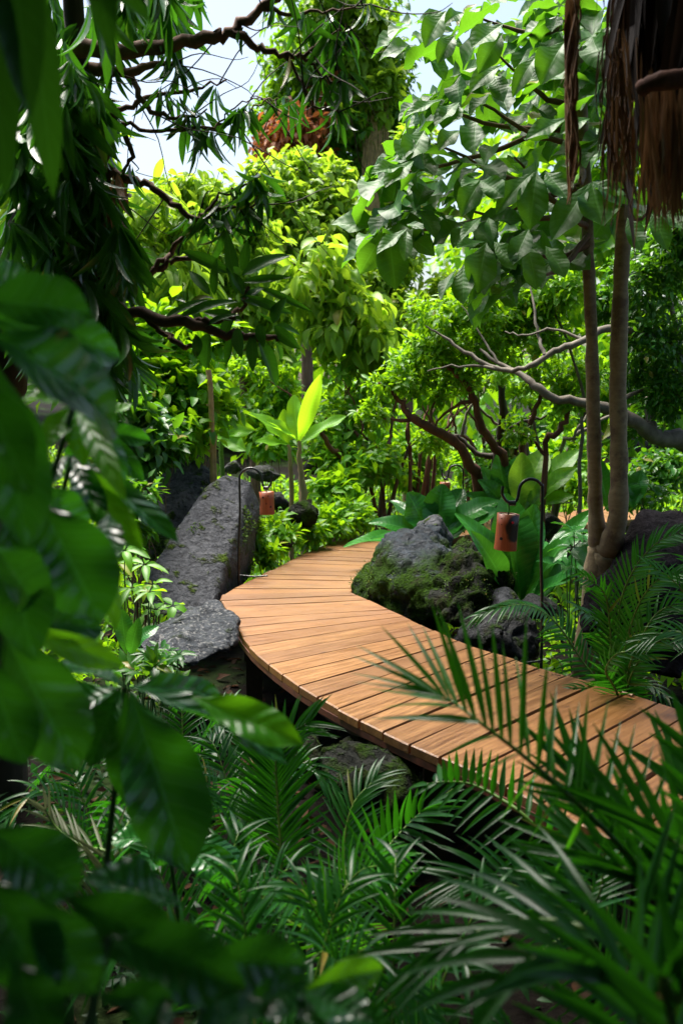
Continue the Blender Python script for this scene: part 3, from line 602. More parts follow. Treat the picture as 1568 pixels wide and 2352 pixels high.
# ================================================================== VEGETATION
def trunkobj(parent, name, pts, rad, m, sides=10, n=6, wob=.004):
    g = G(); tube(g, pts, rad, sides, n, wob); return build(name, g, M[m], parent)
def branches(parent, name, lst, m, sides=7, wob=.004):
    g = G()
    for pts, rad in lst: tube(g, pts, rad, sides, 5, wob)
    return build(name, g, M[m], parent)
def tree(name, label, cat, base, trunk, rad, bark, clumps, n, size, ratio, lm, tm=None, limbs=4, droop=.5, group=None, twig=14, spread=.2, extra=None, up=1.):
    t = thing(name, label, cat, base, group)
    g = G(); p = tube(g, trunk, rad, 10, 6, .006); build('trunk', g, M[bark], t)
    g = G(); tcs, ids, cen = crown(g, clumps, n, size, ratio, tm, droop, twig, spread, up=up); build('crown', g, M[lm], t)
    gb = G()
    for c in range(len(clumps)):
        c0 = cen[c]; j = int(np.argmin(np.abs(p[:, 2] - (c0[2] - .35 * abs(c0[0] - p[-1][0]) - .2)))); j = min(j, len(p) - 2)
        mid_ = (p[j] + c0) / 2 + UP * .05 * np.linalg.norm(c0 - p[j]) + rv(1, .08)[0]
        r0 = (rad[0] if hasattr(rad, '__len__') else rad) * .45
        tube(gb, [p[j], mid_, c0], [r0, r0 * .6, r0 * .25], 6, 5, .006)
        sel = np.where(ids == c)[0][:limbs]
        for s in sel: tube(gb, [mid_ * .3 + c0 * .7, (c0 + tcs[s]) / 2 + rv(1, .03)[0], tcs[s]], [r0 * .3, r0 * .2, r0 * .08], 5, 3)
    build('branches', gb, M[bark], t)
    return t
def shrub(name, label, cat, clumps, n, size, ratio, lm, tm=None, droop=.3, group=None, twig=12, spread=.22, stems=True, up=1., bark='barkbrown'):
    c = clumps[0]; x = W(c[0], c[1], c[4])[0]; base = gp(x, c[4]); t = thing(name, label, cat, base, group)
    g = G(); tcs, ids, cen = crown(g, clumps, n, size, ratio, tm, droop, twig, spread, up=up); build('foliage', g, M[lm], t)
    if stems:
        g = G()
        for k in range(min(len(tcs), 10)):
            q = tcs[k]; b = base + np.array([(q[0] - base[0]) * .35, (q[1] - base[1]) * .3, -.03]); tube(g, [b, (b + q) / 2 + rv(1, .04)[0], q], [.006, .005, .002], 5, 4, .012)
        build('stem', g, M[bark], t)
    return t
# ---- far background
g = G()
fc = [(x, y, rx, ry, d) for x, y, rx, ry, d in [
    (40, 560, 240, 220, 22), (330, 640, 200, 170, 21), (560, 640, 200, 150, 23), (740, 720, 170, 130, 24), (930, 800, 170, 80, 22), (1120, 640, 170, 200, 23), (1350, 560, 240, 230, 22), (1560, 480, 220, 300, 21),
    (300, 870, 300, 160, 20), (640, 900, 260, 150, 22), (1000, 890, 260, 130, 21), (1350, 870, 260, 170, 20), (20, 250, 160, 200, 21), (1330, 250, 160, 200, 22), (1500, 900, 200, 150, 19), (440, 490, 120, 50, 22), (1180, 380, 80, 130, 24)]]
crown(g, fc, 11000, .42, .5, T_far, .5, 16, .14); tag(build('distant_foliage', g, M['mid']), kind='stuff')
# ---- tall vine-hung tree, centre
base = GX(850, 16)
T = tree('tall_tree', 'tall vine-hung tree against the pale sky with rusty dead leaves on its left', 'tree', base,
     [base, W(845, 800, 16), W(858, 600, 16), W(850, 430, 16), W(835, 330, 16), W(800, 200, 16), W(770, 80, 16)], [.16, .15, .15, .17, .15, .10, .05], 'barkpale',
     [(740, 60, 95, 60, 16), (810, 20, 90, 50, 16), (700, 150, 80, 55, 15.6), (650, 265, 62, 42, 15.6), (775, 190, 75, 60, 16), (860, 190, 70, 55, 16.2), (900, 130, 45, 34, 16.4), (720, 330, 60, 36, 15.8), (880, 280, 60, 45, 16.2), (640, 330, 40, 30, 15.6), (800, 290, 60, 40, 15.6),
      (800, 400, 60, 36, 16), (690, 220, 56, 38, 16)],
     13000, .135, .48, 'tall', T_mid, group=None, twig=20, spread=.27)
g = G(); crown(g, [(640, 325, 60, 44, 14.9), (690, 290, 70, 46, 14.9), (735, 205, 24, 40, 15.3), (610, 345, 36, 24, 15.3), (740, 350, 30, 30, 15.3)], 1500, .13, .45, T_mid, .7); build('dry_leaves', g, M['rust'], T)
g = G(); crown(g, [(880, 210, 60, 46, 15.4), (760, 10, 50, 30, 15.4), (830, 120, 40, 40, 15.4), (850, 60, 40, 30, 15.4), (790, 270, 40, 30, 15.3)], 1800, .17, .48, T_mid, .5, 20, .15); build('young_leaves', g, M['yellow'], T)
g = G()
for k in range(95):
    x = rng.normal(862, 16); y0 = rng.uniform(200, 450); y1 = y0 + rng.uniform(60, 210); tube(g, [W(x, y0, 15.5), W(x + rng.normal(0, 4), (y0 + y1) / 2, 15.5), W(x + rng.normal(0, 6), y1, 15.5)], .008, 4, 3)
build('hanging_vine', g, M['cane'], T)
g = G(); tube(g, pxl([(800, 190, 15.6), (850, 100, 15.5), (890, 75, 15.5), (935, 45, 15.5)]), [.07, .06, .04, .015], 7, 5, .01); tube(g, pxl([(890, 75, 15.5), (880, 40, 15.5), (900, 10, 15.5)]), [.03, .02, .01], 6, 4); build('bare_branch', g, M['barkbrown'], T)
# ---- yellow green trees
base = GX(700, 12.5)
tree('young_tree', 'bright yellow-green tree in front of the tall vine-hung tree', 'tree', base, [base, W(705, 800, 12.6), W(690, 620, 12.8), W(700, 430, 12.8)], [.09, .08, .06, .03], 'barkbrown',
     [(640, 400, 60, 34, 12.8), (700, 385, 50, 30, 13), (640, 470, 62, 44, 12.6), (740, 460, 68, 50, 12.8), (770, 400, 30, 30, 13), (700, 540, 80, 46, 12.6), (790, 530, 50, 50, 12.8), (610, 560, 70, 50, 12.6)], 7500, .135, .5, 'yellow', T_mid, droop=.5, spread=.27)
base = GX(940, 13.5)
tree('young_tree', 'loose yellow-green tree low in the gap between the tall tree and the big-leaved tree', 'tree', base, [base, W(935, 820, 13.5), W(920, 640, 13.5)], [.08, .07, .04], 'barkbrown',
     [(950, 330, 36, 40, 13.8), (950, 430, 40, 45, 13.6), (900, 610, 60, 32, 13.6), (860, 660, 60, 36, 13.4), (930, 720, 75, 40, 13.2), (1050, 660, 50, 30, 13.4)], 5500, .125, .48, 'yellow', T_mid, droop=.5, spread=.28)
base = GX(760, 9.8)
tree('big_leaf_sapling', 'sapling with big pale green drooping leaves in the middle of the view beyond the path', 'sapling', base, [base, W(800, 860, 9.8), W(818, 690, 9.8), W(795, 620, 9.8)], [.035, .03, .025, .015], 'barkbrown',
     [(740, 600, 60, 40, 9.7), (700, 660, 60, 36, 9.6), (780, 640, 50, 36, 9.8), (820, 720, 60, 40, 9.6), (870, 780, 50, 32, 9.6), (760, 740, 50, 40, 9.6), (840, 830, 50, 30, 9.6), (640, 600, 40, 30, 9.8)], 900, .20, .42, 'yellow', T_mango, droop=1.0, twig=7, spread=.3)
base = GX(600, 10.8)
tree('young_tree', 'yellow-green leafy tree behind the mango rosette, left of the young banana plant', 'tree', base, [base, W(560, 860, 10.8), W(545, 640, 10.8), W(540, 500, 11)], [.06, .05, .04, .02], 'barkbrown',
     [(500, 470, 70, 46, 11), (560, 540, 70, 50, 11), (470, 600, 70, 60, 10.8), (560, 650, 60, 50, 10.8), (630, 700, 60, 50, 10.8), (600, 800, 70, 46, 10.8), (440, 440, 50, 40, 11), (390, 500, 50, 50, 11)], 4600, .15, .36, 'yellow', T_mango, droop=.8, spread=.28)
base = GX(330, 8.6)
tree('slender_leaf_tree', 'mid green tree with long slender drooping leaves behind the mango branches on the left', 'tree', base, [base, W(330, 860, 8.6), W(340, 640, 8.6), W(360, 500, 8.6)], [.07, .06, .05, .02], 'barkdark',
     [(330, 490, 90, 50, 8.6), (420, 530, 60, 50, 8.6), (300, 600, 90, 70, 8.4), (400, 650, 80, 60, 8.4), (200, 500, 90, 90, 8.6), (100, 400, 100, 120, 8.8), (450, 720, 60, 40, 8.4), (150, 330, 80, 90, 9), (60, 200, 90, 110, 9)], 2600, .22, .26, 'yellow', T_mango, droop=.9, spread=.2)
# ---- mid-left bush with rounded leaves, tan cane
shrub('leafy_bush', 'bright bush with rounded leaves between the leaning slab and the tan cane', 'bush', [(400, 820, 90, 70, 7.8), (330, 760, 90, 60, 7.8), (480, 760, 60, 50, 8), (430, 900, 80, 60, 7.6), (320, 900, 80, 80, 7.5), (500, 960, 50, 50, 7.9), (400, 980, 90, 50, 7.5), (280, 840, 50, 60, 7.4)], 3000, .115, .58, 'mid', T_mid, droop=.15, up=1.2, twig=16)
shrub('leafy_bush', 'darker leafy bush hanging over the top of the grey slabs at left', 'bush', [(330, 1010, 70, 60, 6.9), (270, 1060, 60, 60, 6.8), (240, 960, 60, 60, 6.8), (380, 1030, 40, 26, 7.0), (300, 930, 50, 40, 6.9)], 1500, .10, .5, 'deep', T_mid, droop=.4)
t = thing('cane', 'tan bamboo cane standing upright at the left behind the grey slabs', 'cane', GX(482, 7.3)); g = G()
tube(g, [GX(484, 7.3), W(486, 960, 7.3), W(479, 850, 7.3)], .022, 8, 5, .001)
for yy in (880, 930, 985, 1035): q = W(482 if yy < 940 else 485, yy, 7.3); tube(g, [q - UP * .006, q + UP * .006], .026, 8, 1)
build('culm', g, M['cane'], t); g = G(); tube(g, [GX(498, 7.3), W(494, 1060, 7.3), W(496, 1000, 7.3)], .012, 6, 3, .001); build('side_shoot', g, M['cane'], t)
# ---- banana plants
def leaf2(g, b, t, w, tm, d=None, roll=0., rnd=None, face=.6, mi=0):
    """one leaf from base (px,py,depth) to tip (px,py,depth), w picture points wide, rolled about its own axis"""
    B = W(*b); Tt = W(*t); D = Tt - B; L = np.linalg.norm(D); D = D / L; md = (b[2] + t[2]) / 2
    tocam = unit(CAM - (B + Tt) / 2); n = tocam * face + UP * (1 - face); n = unit(n - D * n.dot(D)); s = np.cross(D, n); n = n * math.cos(roll) + s * math.sin(roll)
    put(g, tm, B, D, n, L, PX(w, md), rng.random() if rnd is None else rnd)
def ban_leaf(parent, b, t, w, m='banana', roll=0, tm=None, name='leaf', rnd=None, rib=True, face=.6, ribm='rachis', ribw=.1):
    g = G(); leaf2(g, b, t, w, tm or T_nest[:2], roll=roll, rnd=rnd, face=face); o = build(name, g, M[m], parent); return o
t = thing('banana_plant', 'young banana plant with lime leaves standing beyond the left lantern', 'banana plant', GX(697, 8.6, .05))
trunkobj(t, 'trunk', [GX(700, 8.6), W(698, 1150, 8.6), W(690, 1080, 8.6), W(686, 1010, 8.6)], [.035, .032, .026, .016], 'barkpale')
for b, tt, w, r in [((686, 1015, 8.6), (732, 868, 8.2), 40, .3), ((684, 1015, 8.6), (672, 905, 8.7), 40, -.5), ((684, 1012, 8.6), (560, 935, 8.4), 35, .6), ((688, 1020, 8.6), (790, 950, 8.6), 40, -.4), ((684, 1012, 8.6), (620, 960, 8.2), 35, .2)]: ban_leaf(t, b, tt, w, roll=r, tm=T_nest[:1])
t = thing('banana_plant', 'smaller thin banana stem just left of the lime-leaved one', 'banana plant', GX(668, 9.0, .05))
trunkobj(t, 'trunk', [GX(668, 9), W(668, 1090, 9), W(662, 1020, 9)], [.025, .022, .012], 'barkpale')
for b, tt, w, r in [((662, 1022, 9), (600, 960, 9), 35, .5), ((662, 1022, 9), (650, 940, 9), 32, -.5), ((662, 1020, 9), (590, 1010, 8.8), 29, .2)]: ban_leaf(t, b, tt, w, roll=r, tm=T_nest[:1])
t = thing('banana_plant', 'young banana sucker with upright lime leaves right of the tan cane', 'banana plant', GX(515, 9.0, .05))
trunkobj(t, 'trunk', [GX(512, 9), W(510, 1040, 9), W(505, 980, 9)], [.025, .022, .012], 'rachis')
for b, tt, w, r in [((505, 990, 9), (522, 880, 9), 54, .4), ((505, 985, 9), (470, 900, 9), 35, -.5), ((506, 990, 9), (580, 985, 8.8), 40, .3), ((505, 1000, 9), (560, 1030, 8.7), 40, .3), ((505, 1000, 9), (470, 1010, 8.6), 37, -.2)]: ban_leaf(t, b, tt, w, roll=r, tm=T_nest[:1])
# ---- low bushes behind the path
for i, (cl, n, sz, lm, lab) in enumerate([
    ([(780, 960, 70, 50, 9.6), (840, 930, 70, 50, 9.8), (760, 1030, 60, 40, 9.4)], 1700, .10, 'mid', 'leafy bush right of the young banana plant'),
    ([(800, 1080, 70, 40, 9.2), (860, 1060, 60, 36, 9.4), (770, 1130, 50, 40, 8.8)], 1500, .10, 'mid', 'low bright shrub behind the head of the planks'),
    ([(740, 1200, 60, 26, 8.2), (800, 1180, 60, 30, 8.5), (700, 1225, 40, 18, 7.9)], 1300, .085, 'mid', 'small-leaved shrub lining the far left side of the planks'),
    ([(620, 1010, 60, 40, 10.2), (580, 960, 60, 40, 10.4), (620, 900, 60, 50, 10.6)], 1400, .11, 'mid', 'soft green shrub between the cane and the banana plant'),
    ([(900, 1000, 70, 50, 10.6), (960, 1040, 60, 40, 10.2), (900, 1080, 60, 26, 9.8)], 1700, .095, 'mid', 'shrub under the leaning red-brown stems'),
    ([(1090, 1060, 50, 36, 10.6), (960, 1100, 40, 26, 10.2)], 900, .10, 'mid', 'leafy shrub around the far lantern hook'),
    ([(1290, 1050, 70, 50, 8.6), (1340, 1100, 60, 46, 8.3), (1260, 1120, 40, 30, 8.6)], 1700, .085, 'mid', 'bright small-leaved bush just left of the twin trunks'),
    ([(1480, 1100, 60, 40, 8.0), (1540, 1070, 60, 40, 8.0), (1500, 1140, 80, 20, 7.4)], 1300, .075, 'deep', 'fine dark bush over the top of the huge dark boulder'),
    ([(640, 1220, 46, 34, 7.6), (610, 1270, 36, 24, 7.2), (590, 1220, 20, 30, 7.2)], 800, .075, 'mid', 'small creeping shrub under the left lantern'),
    ([(1190, 1000, 60, 50, 9.6), (1130, 1080, 50, 40, 9.4)], 1100, .09, 'deep', 'shrub under the twisted grey limbs'),
    ([(330, 1150, 40, 60, 6.4), (290, 1200, 40, 60, 6.1)], 700, .08, 'deep', 'dark shrub left of the broad grey slab')]):
    shrub('low_bush', lab, 'bush', cl, n, sz, .45, lm, T_small, droop=.3, stems=True)
# ---- fine leaved tree with contorted limbs (right middle)
t = thing('fine_leaf_tree', 'small-leaved tree with pale grey crooked limbs spreading behind the twin trunks', 'tree', GX(1640, 7.2))
branches(t, 'trunk', [(pxl([(1660, 1160, 7.2), (1640, 1060, 7.2), (1568, 1015, 7.1), (1500, 1000, 7.0), (1455, 965, 6.9), (1400, 940, 6.9), (1330, 925, 6.8), (1270, 915, 6.8), (1235, 890, 6.8), (1195, 860, 6.9), (1145, 835, 7.0), (1100, 800, 7.1)]), [.10, .085, .07, .055, .05, .04, .033, .03, .028, .022, .015, .009])], 'barkgrey', 10, .006)
branches(t, 'limb', [
    (pxl([(1640, 1010, 7.1), (1560, 820, 7.0), (1480, 770, 6.9), (1400, 752, 6.8), (1340, 782, 6.7), (1270, 808, 6.7), (1215, 842, 6.7), (1150, 850, 6.8), (1080, 815, 6.9), (1020, 775, 7.0), (975, 748, 7.0)]), [0.0340, 0.0306, 0.0272, 0.0258, 0.0245, 0.0204, 0.0184, 0.0163, 0.0136, 0.0095, 0.0048]),
    (pxl([(1150, 850, 6.8), (1070, 838, 6.9), (980, 850, 7.0)]), [0.0122, 0.0082, 0.0034]), (pxl([(1250, 815, 6.7), (1235, 770, 6.8), (1225, 700, 6.9), (1215, 640, 7.0)]), [0.0136, 0.0102, 0.0082, 0.0041]),
    (pxl([(1400, 940, 6.9), (1460, 900, 7.0), (1530, 890, 7.1)]), [0.0204, 0.0136, 0.0068]), (pxl([(1500, 1000, 7.0), (1490, 940, 7.2), (1500, 870, 7.3), (1470, 800, 7.4), (1440, 700, 7.4)]), [0.0340, 0.0340, 0.0306, 0.0204, 0.0102]),
    (pxl([(1340, 782, 6.7), (1270, 756, 6.8), (1210, 770, 6.8), (1160, 760, 6.9)]), [0.0109, 0.0088, 0.0068, 0.0034]), (pxl([(1145, 835, 7.0), (1110, 780, 7.1), (1060, 700, 7.2)]), [0.0095, 0.0068, 0.0034]),
    (pxl([(1560, 820, 7.0), (1540, 700, 7.1), (1500, 620, 7.1)]), [0.0238, 0.0170, 0.0068])], 'barkgrey', 8, .005)
g = G(); fcl = [(1020, 720, 70, 50, 7.6), (1120, 700, 90, 60, 7.6), (1230, 680, 90, 70, 7.6), (1000, 800, 70, 50, 7.8), (1110, 780, 90, 50, 7.8), (1240, 770, 90, 46, 7.6), (940, 860, 60, 50, 7.9), (1040, 880, 70, 40, 8.0), (1330, 850, 70, 50, 7.8), (1300, 640, 60, 60, 7.4)]
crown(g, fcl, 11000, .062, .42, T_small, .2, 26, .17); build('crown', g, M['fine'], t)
g = G(); crown(g, [(1480, 640, 90, 80, 7.0), (1500, 780, 90, 70, 7.0), (1400, 700, 40, 60, 7.2), (1540, 900, 70, 60, 7.0), (1460, 860, 60, 50, 7.3), (1480, 980, 60, 30, 7.4), (1560, 540, 70, 90, 6.8)], 9500, .055, .42, T_small, .2, 26, .17); build('shade_tinted_crown', g, M['deep'], t)  # same small leaves in darker green, shade put into the colour
# red-brown contorted stems
for j, (lst, mm, lab) in enumerate([
    ([([(1098, 1125, 8.2), (1080, 1070, 8.1), (1050, 1020, 8.0), (1000, 990, 7.9), (955, 965, 7.8), (930, 940, 7.8), (905, 905, 7.8), (870, 880, 7.8)], [.05, .045, .04, .036, .034, .024, .016, .01]), ([(955, 965, 7.8), (900, 965, 7.8), (860, 950, 7.9)], [.018, .012, .006]), ([(1000, 990, 7.9), (990, 940, 8), (1010, 900, 8)], [.015, .01, .005])], 'barkred', 'leaning red-brown shrub stem curving down behind the fern by the big boulder'),
    ([([(1160, 1085, 8.2), (1135, 1030, 8.1), (1105, 980, 8.0), (1090, 920, 7.9), (1060, 870, 7.8), (1020, 840, 7.8), (985, 800, 7.8)], [.04, .036, .032, .03, .025, .018, .008]), ([(1090, 920, 7.9), (1050, 930, 7.9), (1010, 960, 8.0), (990, 1010, 8.1)], [.018, .014, .01, .006])], 'barkred', 'long thin red-brown stem slanting up to the left in the middle of the thicket'),
    ([([(1140, 1070, 8.6), (1150, 1000, 8.5), (1155, 940, 8.4), (1148, 880, 8.4), (1155, 830, 8.4)], [.045, .035, .03, .025, .015]), ([(1150, 1000, 8.5), (1190, 975, 8.4), (1240, 960, 8.4), (1290, 950, 8.4)], [.022, .018, .012, .006]), ([(1145, 1050, 8.6), (1090, 1040, 8.6), (1050, 1000, 8.6), (1020, 1020, 8.6)], [.03, .022, .016, .01])], 'barkdark', 'dark knotty shrub stem standing upright in the thicket'),
    ([([(1200, 1060, 8), (1205, 1000, 7.9), (1225, 950, 7.8), (1240, 905, 7.8), (1235, 870, 7.8)], [.026, .022, .02, .016, .01])], 'barkred', 'slim orange-brown stem curving up to the grey limb'),
    ([([(1250, 1045, 7.8), (1275, 1000, 7.7), (1300, 960, 7.7), (1305, 920, 7.7)], [.024, .022, .02, .012]), ([(1250, 1045, 7.8), (1220, 1010, 7.8), (1180, 990, 7.8)], [.015, .012, .006])], 'barkred', 'short orange-brown stem leaning right beside the twin trunks'),
    ([([(790, 1075, 9.2), (760, 1030, 9.1), (735, 985, 9.0), (722, 960, 9.0)], [.03, .026, .02, .012])], 'barkred', 'short dark red stem leaning left beside the banana plant'),
    ([([(1335, 1000, 7.6), (1345, 930, 7.6), (1290, 760, 7.5), (1260, 690, 7.5)], [.014, .012, .010, .005]), ([(1240, 1045, 8.3), (1222, 960, 8.2), (1218, 900, 8.2)], [.014, .012, .006]), ([(1060, 1000, 8.3), (1075, 940, 8.3), (1110, 900, 8.3), (1130, 850, 8.3)], [.014, .012, .010, .005])], 'barkgrey', 'thin pale grey stems scattered through the thicket')]):
    b0 = W(*lst[0][0][0]); b1_ = gp(b0[0], b0[1]); t = thing('shrub_stem', lab, 'shrub', b1_)
    L_ = [(pxl(p), r) for p, r in lst]; L_[0] = ([b1_ - UP * .03] + list(L_[0][0]), [L_[0][1][0] * 1.1] + L_[0][1])
    branches(t, 'stem', L_, mm, 8, .006)
    g = G(); tips = [(p[0][-1][0], p[0][-1][1], 36, 26, p[0][-1][2]) for p in lst]; crown(g, tips, 260 * len(tips), .06, .42, T_small, .2, 20, .2); build('foliage', g, M['fine'], t)
for j, (x0, d, bk) in enumerate(((985, 9.8, 'barkred'), (1125, 9.6, 'barkred'), (1265, 8.4, 'barkgrey'), (930, 9.4, 'barkred'), (860, 9.6, 'barkbrown'))):
    lab = ['slim many-stemmed red-brown shrub below the tip of the pale grey limb', 'many-stemmed red-brown shrub in the middle of the thicket behind the nest ferns', 'pale many-stemmed shrub just left of the twin trunks', 'many-stemmed reddish shrub at the left end of the thicket', 'thin brown shrub right of the banana plants'][j]
    t = thing('shrub_stem', lab, 'shrub', GX(x0, d)); g = G(); tips = []
    for k in range(4):
        x = x0 + rng.normal(0, 22); y = 1090; pts = [GX(x, d, -.03)]; dx = rng.normal(0, 26)
        for q in range(5): y -= rng.uniform(36, 62); x += dx + rng.normal(0, 14); pts.append(W(x, y, d + rng.normal(0, .08)))
        tube(g, pts, [.022, .018, .014, .010, .007, .003], 6, 5, .006); tips.append((x, y, 40, 26, d))
    build('stem', g, M[bk], t); g = G(); crown(g, tips, 900, .07, .42, T_small, .2, 20, .2); build('foliage', g, M['fine'], t)
# ---- twin trunk big-leaved tree
t = thing('big_leaved_tree', 'tree with two smooth straight trunks joined at the root and large hand-shaped leaves', 'tree', GX(1375, 5.2))
g = G(); tube(g, [GX(1366, 5.2, -.05), W(1372, 1300, 5.2), W(1372, 1240, 5.2), W(1366, 1150, 5.2), W(1362, 960, 5.15), W(1357, 760, 5.1), W(1350, 600, 5.05), W(1346, 480, 5.0), W(1335, 250, 4.9), W(1320, 60, 4.85), W(1310, -120, 4.8)], [.10, .065, .050, .040, .034, .031, .029, .028, .026, .022, .016], 12, 6, .001); build('trunk', g, M['barkolive'], t)
g = G(); tube(g, [GX(1385, 5.2, -.05), W(1385, 1310, 5.2), W(1402, 1250, 5.15), W(1418, 1180, 5.1), W(1420, 1040, 5.1), W(1418, 850, 5.1), W(1426, 620, 5.05), W(1432, 480, 5.0), W(1425, 300, 5), W(1415, 100, 5), W(1410, -100, 5)], [.13, .085, .060, .050, .046, .042, .038, .035, .032, .028, .02], 12, 6, .001); build('trunk', g, M['barkolive'], t)
g = G()
for dx, dy in ((-.28, -.25), (.22, -.35), (-.05, -.45), (.35, .1), (-.35, .1)):
    b = GX(1374, 5.2); e = gp(b[0] + dx, b[1] + dy, -.03); tube(g, [b + UP * .30, b + np.array([dx * .35, dy * .35, .14]), e + UP * .02, e - UP * .08], [.06, .05, .03, .015], 8, 4, .004)
build('root', g, M['barkolive'], t)
bl = [(1346, 500, 1180, 360, 5.0), (1350, 560, 1200, 580, 5.0), (1330, 250, 1150, 130, 4.9), (1340, 340, 1080, 215, 4.9), (1320, 60, 1100, 40, 4.9), (1350, 440, 1000, 330, 5.0), (1345, 480, 1060, 480, 5.0), (1335, 260, 900, 400, 5.1), (1340, 300, 960, 230, 5.2), (1430, 480, 1490, 485, 5.0), (1345, 520, 1290, 420, 4.6), (1340, 380, 1330, 410, 4.4), (1350, 540, 1230, 640, 4.8), (1345, 420, 860, 540, 5.2)]
g = G()
for x0, y0, x1, y1, d in bl: tube(g, [W(x0, y0, 5.0), (W(x0, y0, 5.0) * .5 + W(x1, y1, d) * .5) + UP * -.05, W(x1, y1, d)], [.016, .012, .005], 6, 5, .004)
build('branches', g, M['barkbrown'], t)
g = G(); hubs = []
poly = [(1040, 60, 110, 80), (1180, 60, 110, 80), (1280, 40, 60, 60), (1080, 180, 110, 60), (1200, 190, 90, 80), (1010, 250, 90, 60), (1120, 300, 130, 70), (1260, 290, 70, 90), (980, 350, 80, 60), (1060, 400, 130, 60), (1180, 420, 110, 60), (900, 420, 40, 36), (960, 470, 80, 50), (1080, 500, 110, 50), (1210, 560, 80, 60), (1140, 620, 80, 40), (900, 540, 36, 30), (1290, 160, 40, 90), (1390, 330, 50, 60), (1370, 450, 60, 40), (1380, 150, 40, 80), (1180, 640, 60, 30)]
for k in range(105):
    a = poly[rng.integers(0, len(poly))]; an = rng.random() * 6.3; r = math.sqrt(rng.random()); d = rng.uniform(4.5, 5.9)
    c = W(a[0] + math.cos(an) * r * a[2], a[1] + math.sin(an) * r * a[3], d)
    ax = unit(np.array([-.45, -.35, .75]) + rv(1, .35)[0]); whorl(g, c, ax, 5, rng.uniform(.18, .28), .54, T_obov, 1.1, droop=.35)
ex = [(895, 785, 865, 1015, 130, 0), (885, 790, 705, 925, 84, .3), (935, 790, 1040, 900, 120, -.3), (1140, 840, 965, 1085, 120, .2), (1145, 840, 1200, 1024, 180, -.2), (1150, 835, 1290, 900, 120, -.5), (640, 830, 550, 945, 100, .2), (635, 830, 740, 880, 100, -.2), (630, 825, 560, 830, 60, .3),
      (665, 1115, 620, 1308, 135, .1), (560, 1215, 552, 1376, 95, .2), (655, 1110, 530, 1125, 60, .5), (525, 1240, 440, 1350, 70, .7), (700, 1110, 800, 1215, 84, -.2), (860, 1050, 790, 1190, 95, 0), (850, 1120, 905, 1310, 100, -.3), (935, 1130, 1035, 1250, 90, -.4), (640, 1000, 550, 1072, 60, .3), (675, 1000, 690, 1065, 50, 0),
      (540, 470, 430, 545, 80, .4), (465, 455, 290, 515, 56, .6), (540, 480, 470, 562, 95, .1), (740, 300, 588, 360, 80, .5), (905, 245, 780, 385, 70, .3), (740, 110, 600, 200, 100, .4), (740, 150, 640, 285, 95, 0), (1025, 190, 915, 330, 130, .2), (520, 165, 450, 240, 75, .1), (480, 50, 380, 160, 95, .3), (700, 345, 740, 440, 80, 0), (560, 60, 490, 60, 60, .3),
      (1140, 545, 1020, 560, 70, .4), (1040, 540, 850, 620, 80, .4), (300, 620, 280, 720, 90, 0), (330, 740, 200, 830, 90, .3), (300, 760, 140, 780, 70, .6), (380, 600, 300, 720, 110, .1), (540, 600, 450, 640, 80, .4), (300, 1050, 160, 1150, 60, .5), (300, 1060, 290, 1160, 60, 0), (300, 1030, 370, 1040, 50, -.3), (1310, 1000, 1380, 1130, 80, -.2), (1420, 980, 1500, 1110, 90, -.2), (1450, 960, 1568, 1040, 90, -.4)]
for x0, y0, x1, y1, w, r in ex:
    leaf2(g, (784 + x0 * .5, y0 * .5, 4.35), (784 + x1 * .5, y1 * .5, 4.22), w * .5 * 1.1, T_fore, roll=r, face=.72, rnd=.5 + rng.random() * .46)
build('crown', g, M['broad'], t)
# ---- palm with a skirt of dead fronds, top right
t = thing('skirted_palm', 'thick palm trunk wrapped in a skirt of dead brown fronds at top right', 'palm tree', gp(1.74, 2.75))
g = G(); bx = 1.08; tube(g, [gp(bx + .75, 2.75, -.1), np.array([bx + .68, 2.75, .6]), np.array([bx + .42, 2.75, 1.35]), np.array([bx, 2.75, 2.1]), np.array([bx - .02, 2.75, 3.0]), np.array([bx, 2.75, 4.2])], [.20, .16, .15, .22, .27, .22], 20, 8, .004); build('trunk', g, M['barkdark'], t)
g = G()
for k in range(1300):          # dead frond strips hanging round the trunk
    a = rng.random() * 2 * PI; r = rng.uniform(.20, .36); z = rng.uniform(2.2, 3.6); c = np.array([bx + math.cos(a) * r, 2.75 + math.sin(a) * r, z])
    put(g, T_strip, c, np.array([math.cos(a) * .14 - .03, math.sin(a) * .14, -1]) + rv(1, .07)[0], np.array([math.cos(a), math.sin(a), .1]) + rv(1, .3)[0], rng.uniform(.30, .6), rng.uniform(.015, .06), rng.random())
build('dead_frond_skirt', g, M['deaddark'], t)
g = G()
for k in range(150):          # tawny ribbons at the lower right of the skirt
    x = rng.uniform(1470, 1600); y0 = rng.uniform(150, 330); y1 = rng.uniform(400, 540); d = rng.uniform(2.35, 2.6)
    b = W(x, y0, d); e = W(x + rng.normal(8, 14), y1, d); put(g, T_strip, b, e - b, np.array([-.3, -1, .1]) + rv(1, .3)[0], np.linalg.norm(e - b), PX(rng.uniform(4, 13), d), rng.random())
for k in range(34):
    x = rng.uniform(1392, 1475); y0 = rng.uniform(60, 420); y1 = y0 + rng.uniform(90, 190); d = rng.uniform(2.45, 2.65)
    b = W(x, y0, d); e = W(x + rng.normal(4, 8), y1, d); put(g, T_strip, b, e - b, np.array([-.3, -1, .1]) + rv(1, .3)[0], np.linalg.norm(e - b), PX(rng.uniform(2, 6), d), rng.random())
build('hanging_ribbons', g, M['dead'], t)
g = G()
